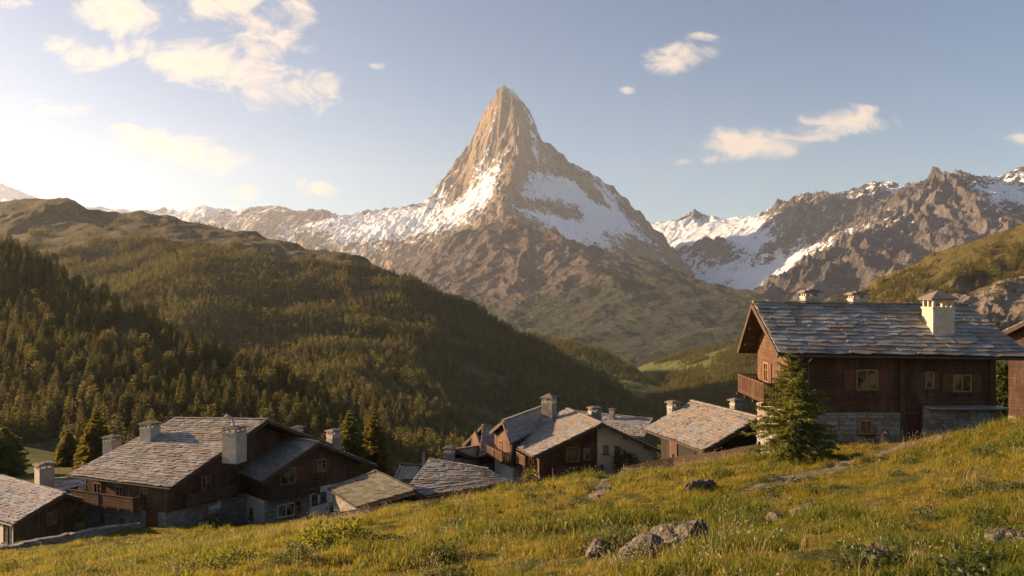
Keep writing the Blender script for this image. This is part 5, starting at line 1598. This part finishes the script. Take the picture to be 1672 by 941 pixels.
boulder('boulder', 'largest boulder in the meadow, broad grey and brown, lower middle of the photo', 1112, 902, 11.3, 116, 56, 3, .8, .3, sink=.8, planes=11)
boulder('boulder', 'low slanting rock leaning on the left side of the largest boulder', 1048, 906, 11.1, 92, 40, 53, .8, 2.2, sink=1.0, planes=9)
boulder('boulder', 'dark upright rock at the left end of the largest boulder', 985, 909, 11.8, 62, 32, 8, .8, .8, sink=.8)
boulder('boulder', 'pointed grey rock in the meadow below the timber fence', 1145, 800, 27.8, 56, 20, 12, .8, .2, sink=.6, planes=9)
boulder('stone', 'angular stone with a sharp ridge at the bottom edge of the meadow', 1438, 920, 8.2, 62, 30, 17, .9, 1.2, sink=.7, planes=8)
boulder('stone', 'rounded brown stone at the right edge of the meadow', 1652, 897, 9.4, 84, 32, 22, .9, .4, sink=.7)
boulder('stone', 'low dark stone in the grass right of the largest boulder', 1268, 861, 16.6, 60, 27, 25, .8, .6, sink=.8)
boulder('stone', 'pale flat stone just above the low dark stone', 1320, 843, 19, 70, 23, 28, .7, .1, sink=.8)
boulder('stone', 'pale small stone in tall grass above the sharp ridged stone', 1452, 888, 11.2, 34, 17, 33, .7, .5, sink=.8)
boulder('stone', 'stone at the end of the foot path, biggest of the three', 980, 818, 29.5, 17, 10, 36, .8, .5)
boulder('stone', 'small stone at the left end of the foot path', 958, 824, 28.5, 13, 7, 38, .8, .1)
boulder('stone', 'small stone on the foot path above the other two', 996, 804, 31, 14, 9, 41, .8, .9)
boulder('stone', 'stone lying by the corner of the stone terrace wall of the big chalet', 1512, 735, 38, 15, 9, 44, .8, .9)
boulder('stone', 'light stone on the mound before the terrace wall, right of the corner stone', 1540, 719, 38.5, 18, 8, 45, .8, .3)


# ------------------------------------------------------------------ fences and low walls
def run_pts(pts, step):
    w = [P(*q) for q in pts]; out = []
    for a, b in zip(w[:-1], w[1:]):
        n = max(1, round((b - a).length / step))
        for i in range(n): out.append(a.lerp(b, i / n))
    out.append(w[-1]); return out


def board_fence(name, label, tops, rows, bh, step, mat='trim', group=None, post_up=.08, cat='fence'):
    ps = run_pts(tops, step); c = ps[0]
    o = empty(name, (c.x, c.y, gz(c.x, c.y))); tag(o, label, cat, group)
    rnd = random.Random(len(ps))
    for r in range(rows):
        m = MB()
        for a, b in zip(ps[:-1], ps[1:]):
            dz = -(r + .5) * (bh + .03)
            j = Vector((0, 0, rnd.uniform(-.025, .025)))
            m.beam(a + Vector((0, 0, dz)) + j, b + Vector((0, 0, dz)) - j, .05, bh)
        m.build('board', [M[mat]], o)
    for p in ps:
        m = MB(); q = p + Vector((rnd.uniform(-.02, .02), .09, 0)); z0 = min(gz(p.x, p.y), p.z - rows * bh) - .3
        m.beam(Vector((q.x, q.y, z0)), q + Vector((0, 0, post_up + rnd.uniform(0, .08))), .13, .13, up=(0, 1, 0)); m.build('post', [M[mat]], o)
    return o


board_fence('timber_fence', 'dark weathered board fence climbing from the white plaster chalet to the young spruce', [(1020, 762, 50), (1100, 746, 48.6), (1170, 737, 46.8), (1240, 725, 45)], 4, .24, 1.9, 'trim')
ps = [P(1015, 764, 48.5), P(1034, 765, 47.8), P(1052, 762, 47.2)]
o = empty('wire_fence', ps[0]); tag(o, 'short thin wire fence at the low left end of the timber fence', 'fence')
for p in ps:
    m = MB(); m.tube([(p.x, p.y, gz(p.x, p.y) - .3), p], .03, 6); m.build('post', [M['greywood']], o)
for f in (.05, .4, .75):
    m = MB()
    for a, b in zip(ps[:-1], ps[1:]): m.tube([a - Vector((0, 0, f * .8)), b - Vector((0, 0, f * .8))], .012 if f > .1 else .02, 5)
    m.build('wire', [M['greywood']], o)
board_fence('log_edging', 'low dark timber edging along the top of the meadow, right of the low barn', [(700, 811, 57), (760, 799, 57), (830, 787, 57), (900, 780, 57), (985, 775, 57)], 3, .22, 2.4, 'trim', cat='edging', post_up=-.05)
board_fence('rail_fence', 'pale wooden rail at the foot of the white walled chalet and the slab roofed shed', [(535, 838, 58), (600, 829, 57.5), (660, 821, 57), (704, 815, 57)], 2, .14, 2.2, 'greywood')


def stone_wall(name, label, tops, h, w=.5):
    ps = run_pts(tops, .5); rnd = random.Random(5); c = ps[0]
    o = empty(name, (c.x, c.y, gz(c.x, c.y) - .2)); tag(o, label, 'wall')
    m = MB(); cp = MB()
    for a, b in zip(ps[:-1], ps[1:]):
        d = (b - a).normalized(); z = 0
        m.beam(a - Vector((0, 0, h / 2 + .1)), b - Vector((0, 0, h / 2 + .1)), w * .8, h, mi=1)
        while z < h:
            hh = rnd.uniform(.12, .24); x = 0; L = (b - a).length
            while x < L:
                ww = min(rnd.uniform(.2, .5), L - x)
                p = a + d * (x + ww / 2) - Vector((0, 0, .08 + z + hh / 2))
                m.beam(p - d * (ww / 2 - .012), p + d * (ww / 2 - .012), w * rnd.uniform(.92, 1.08), hh - .02)
                x += ww
            z += hh
        cp.beam(a + d * .01 + Vector((0, 0, rnd.uniform(-.10, .04))), b - d * .03 + Vector((0, 0, rnd.uniform(-.10, .04))), w * rnd.uniform(.9, 1.2), .10)
    m.build('stonework', [M['masonry'], M['mortar']], o); cp.build('coping', [M['masonry']], o)


stone_wall('garden_wall', 'low stone wall with pale coping running down before the farmhouse to the left edge', [(-60, 910, 56), (0, 894, 57), (80, 878, 60), (150, 864, 63), (228, 854, 66)], 1.0)
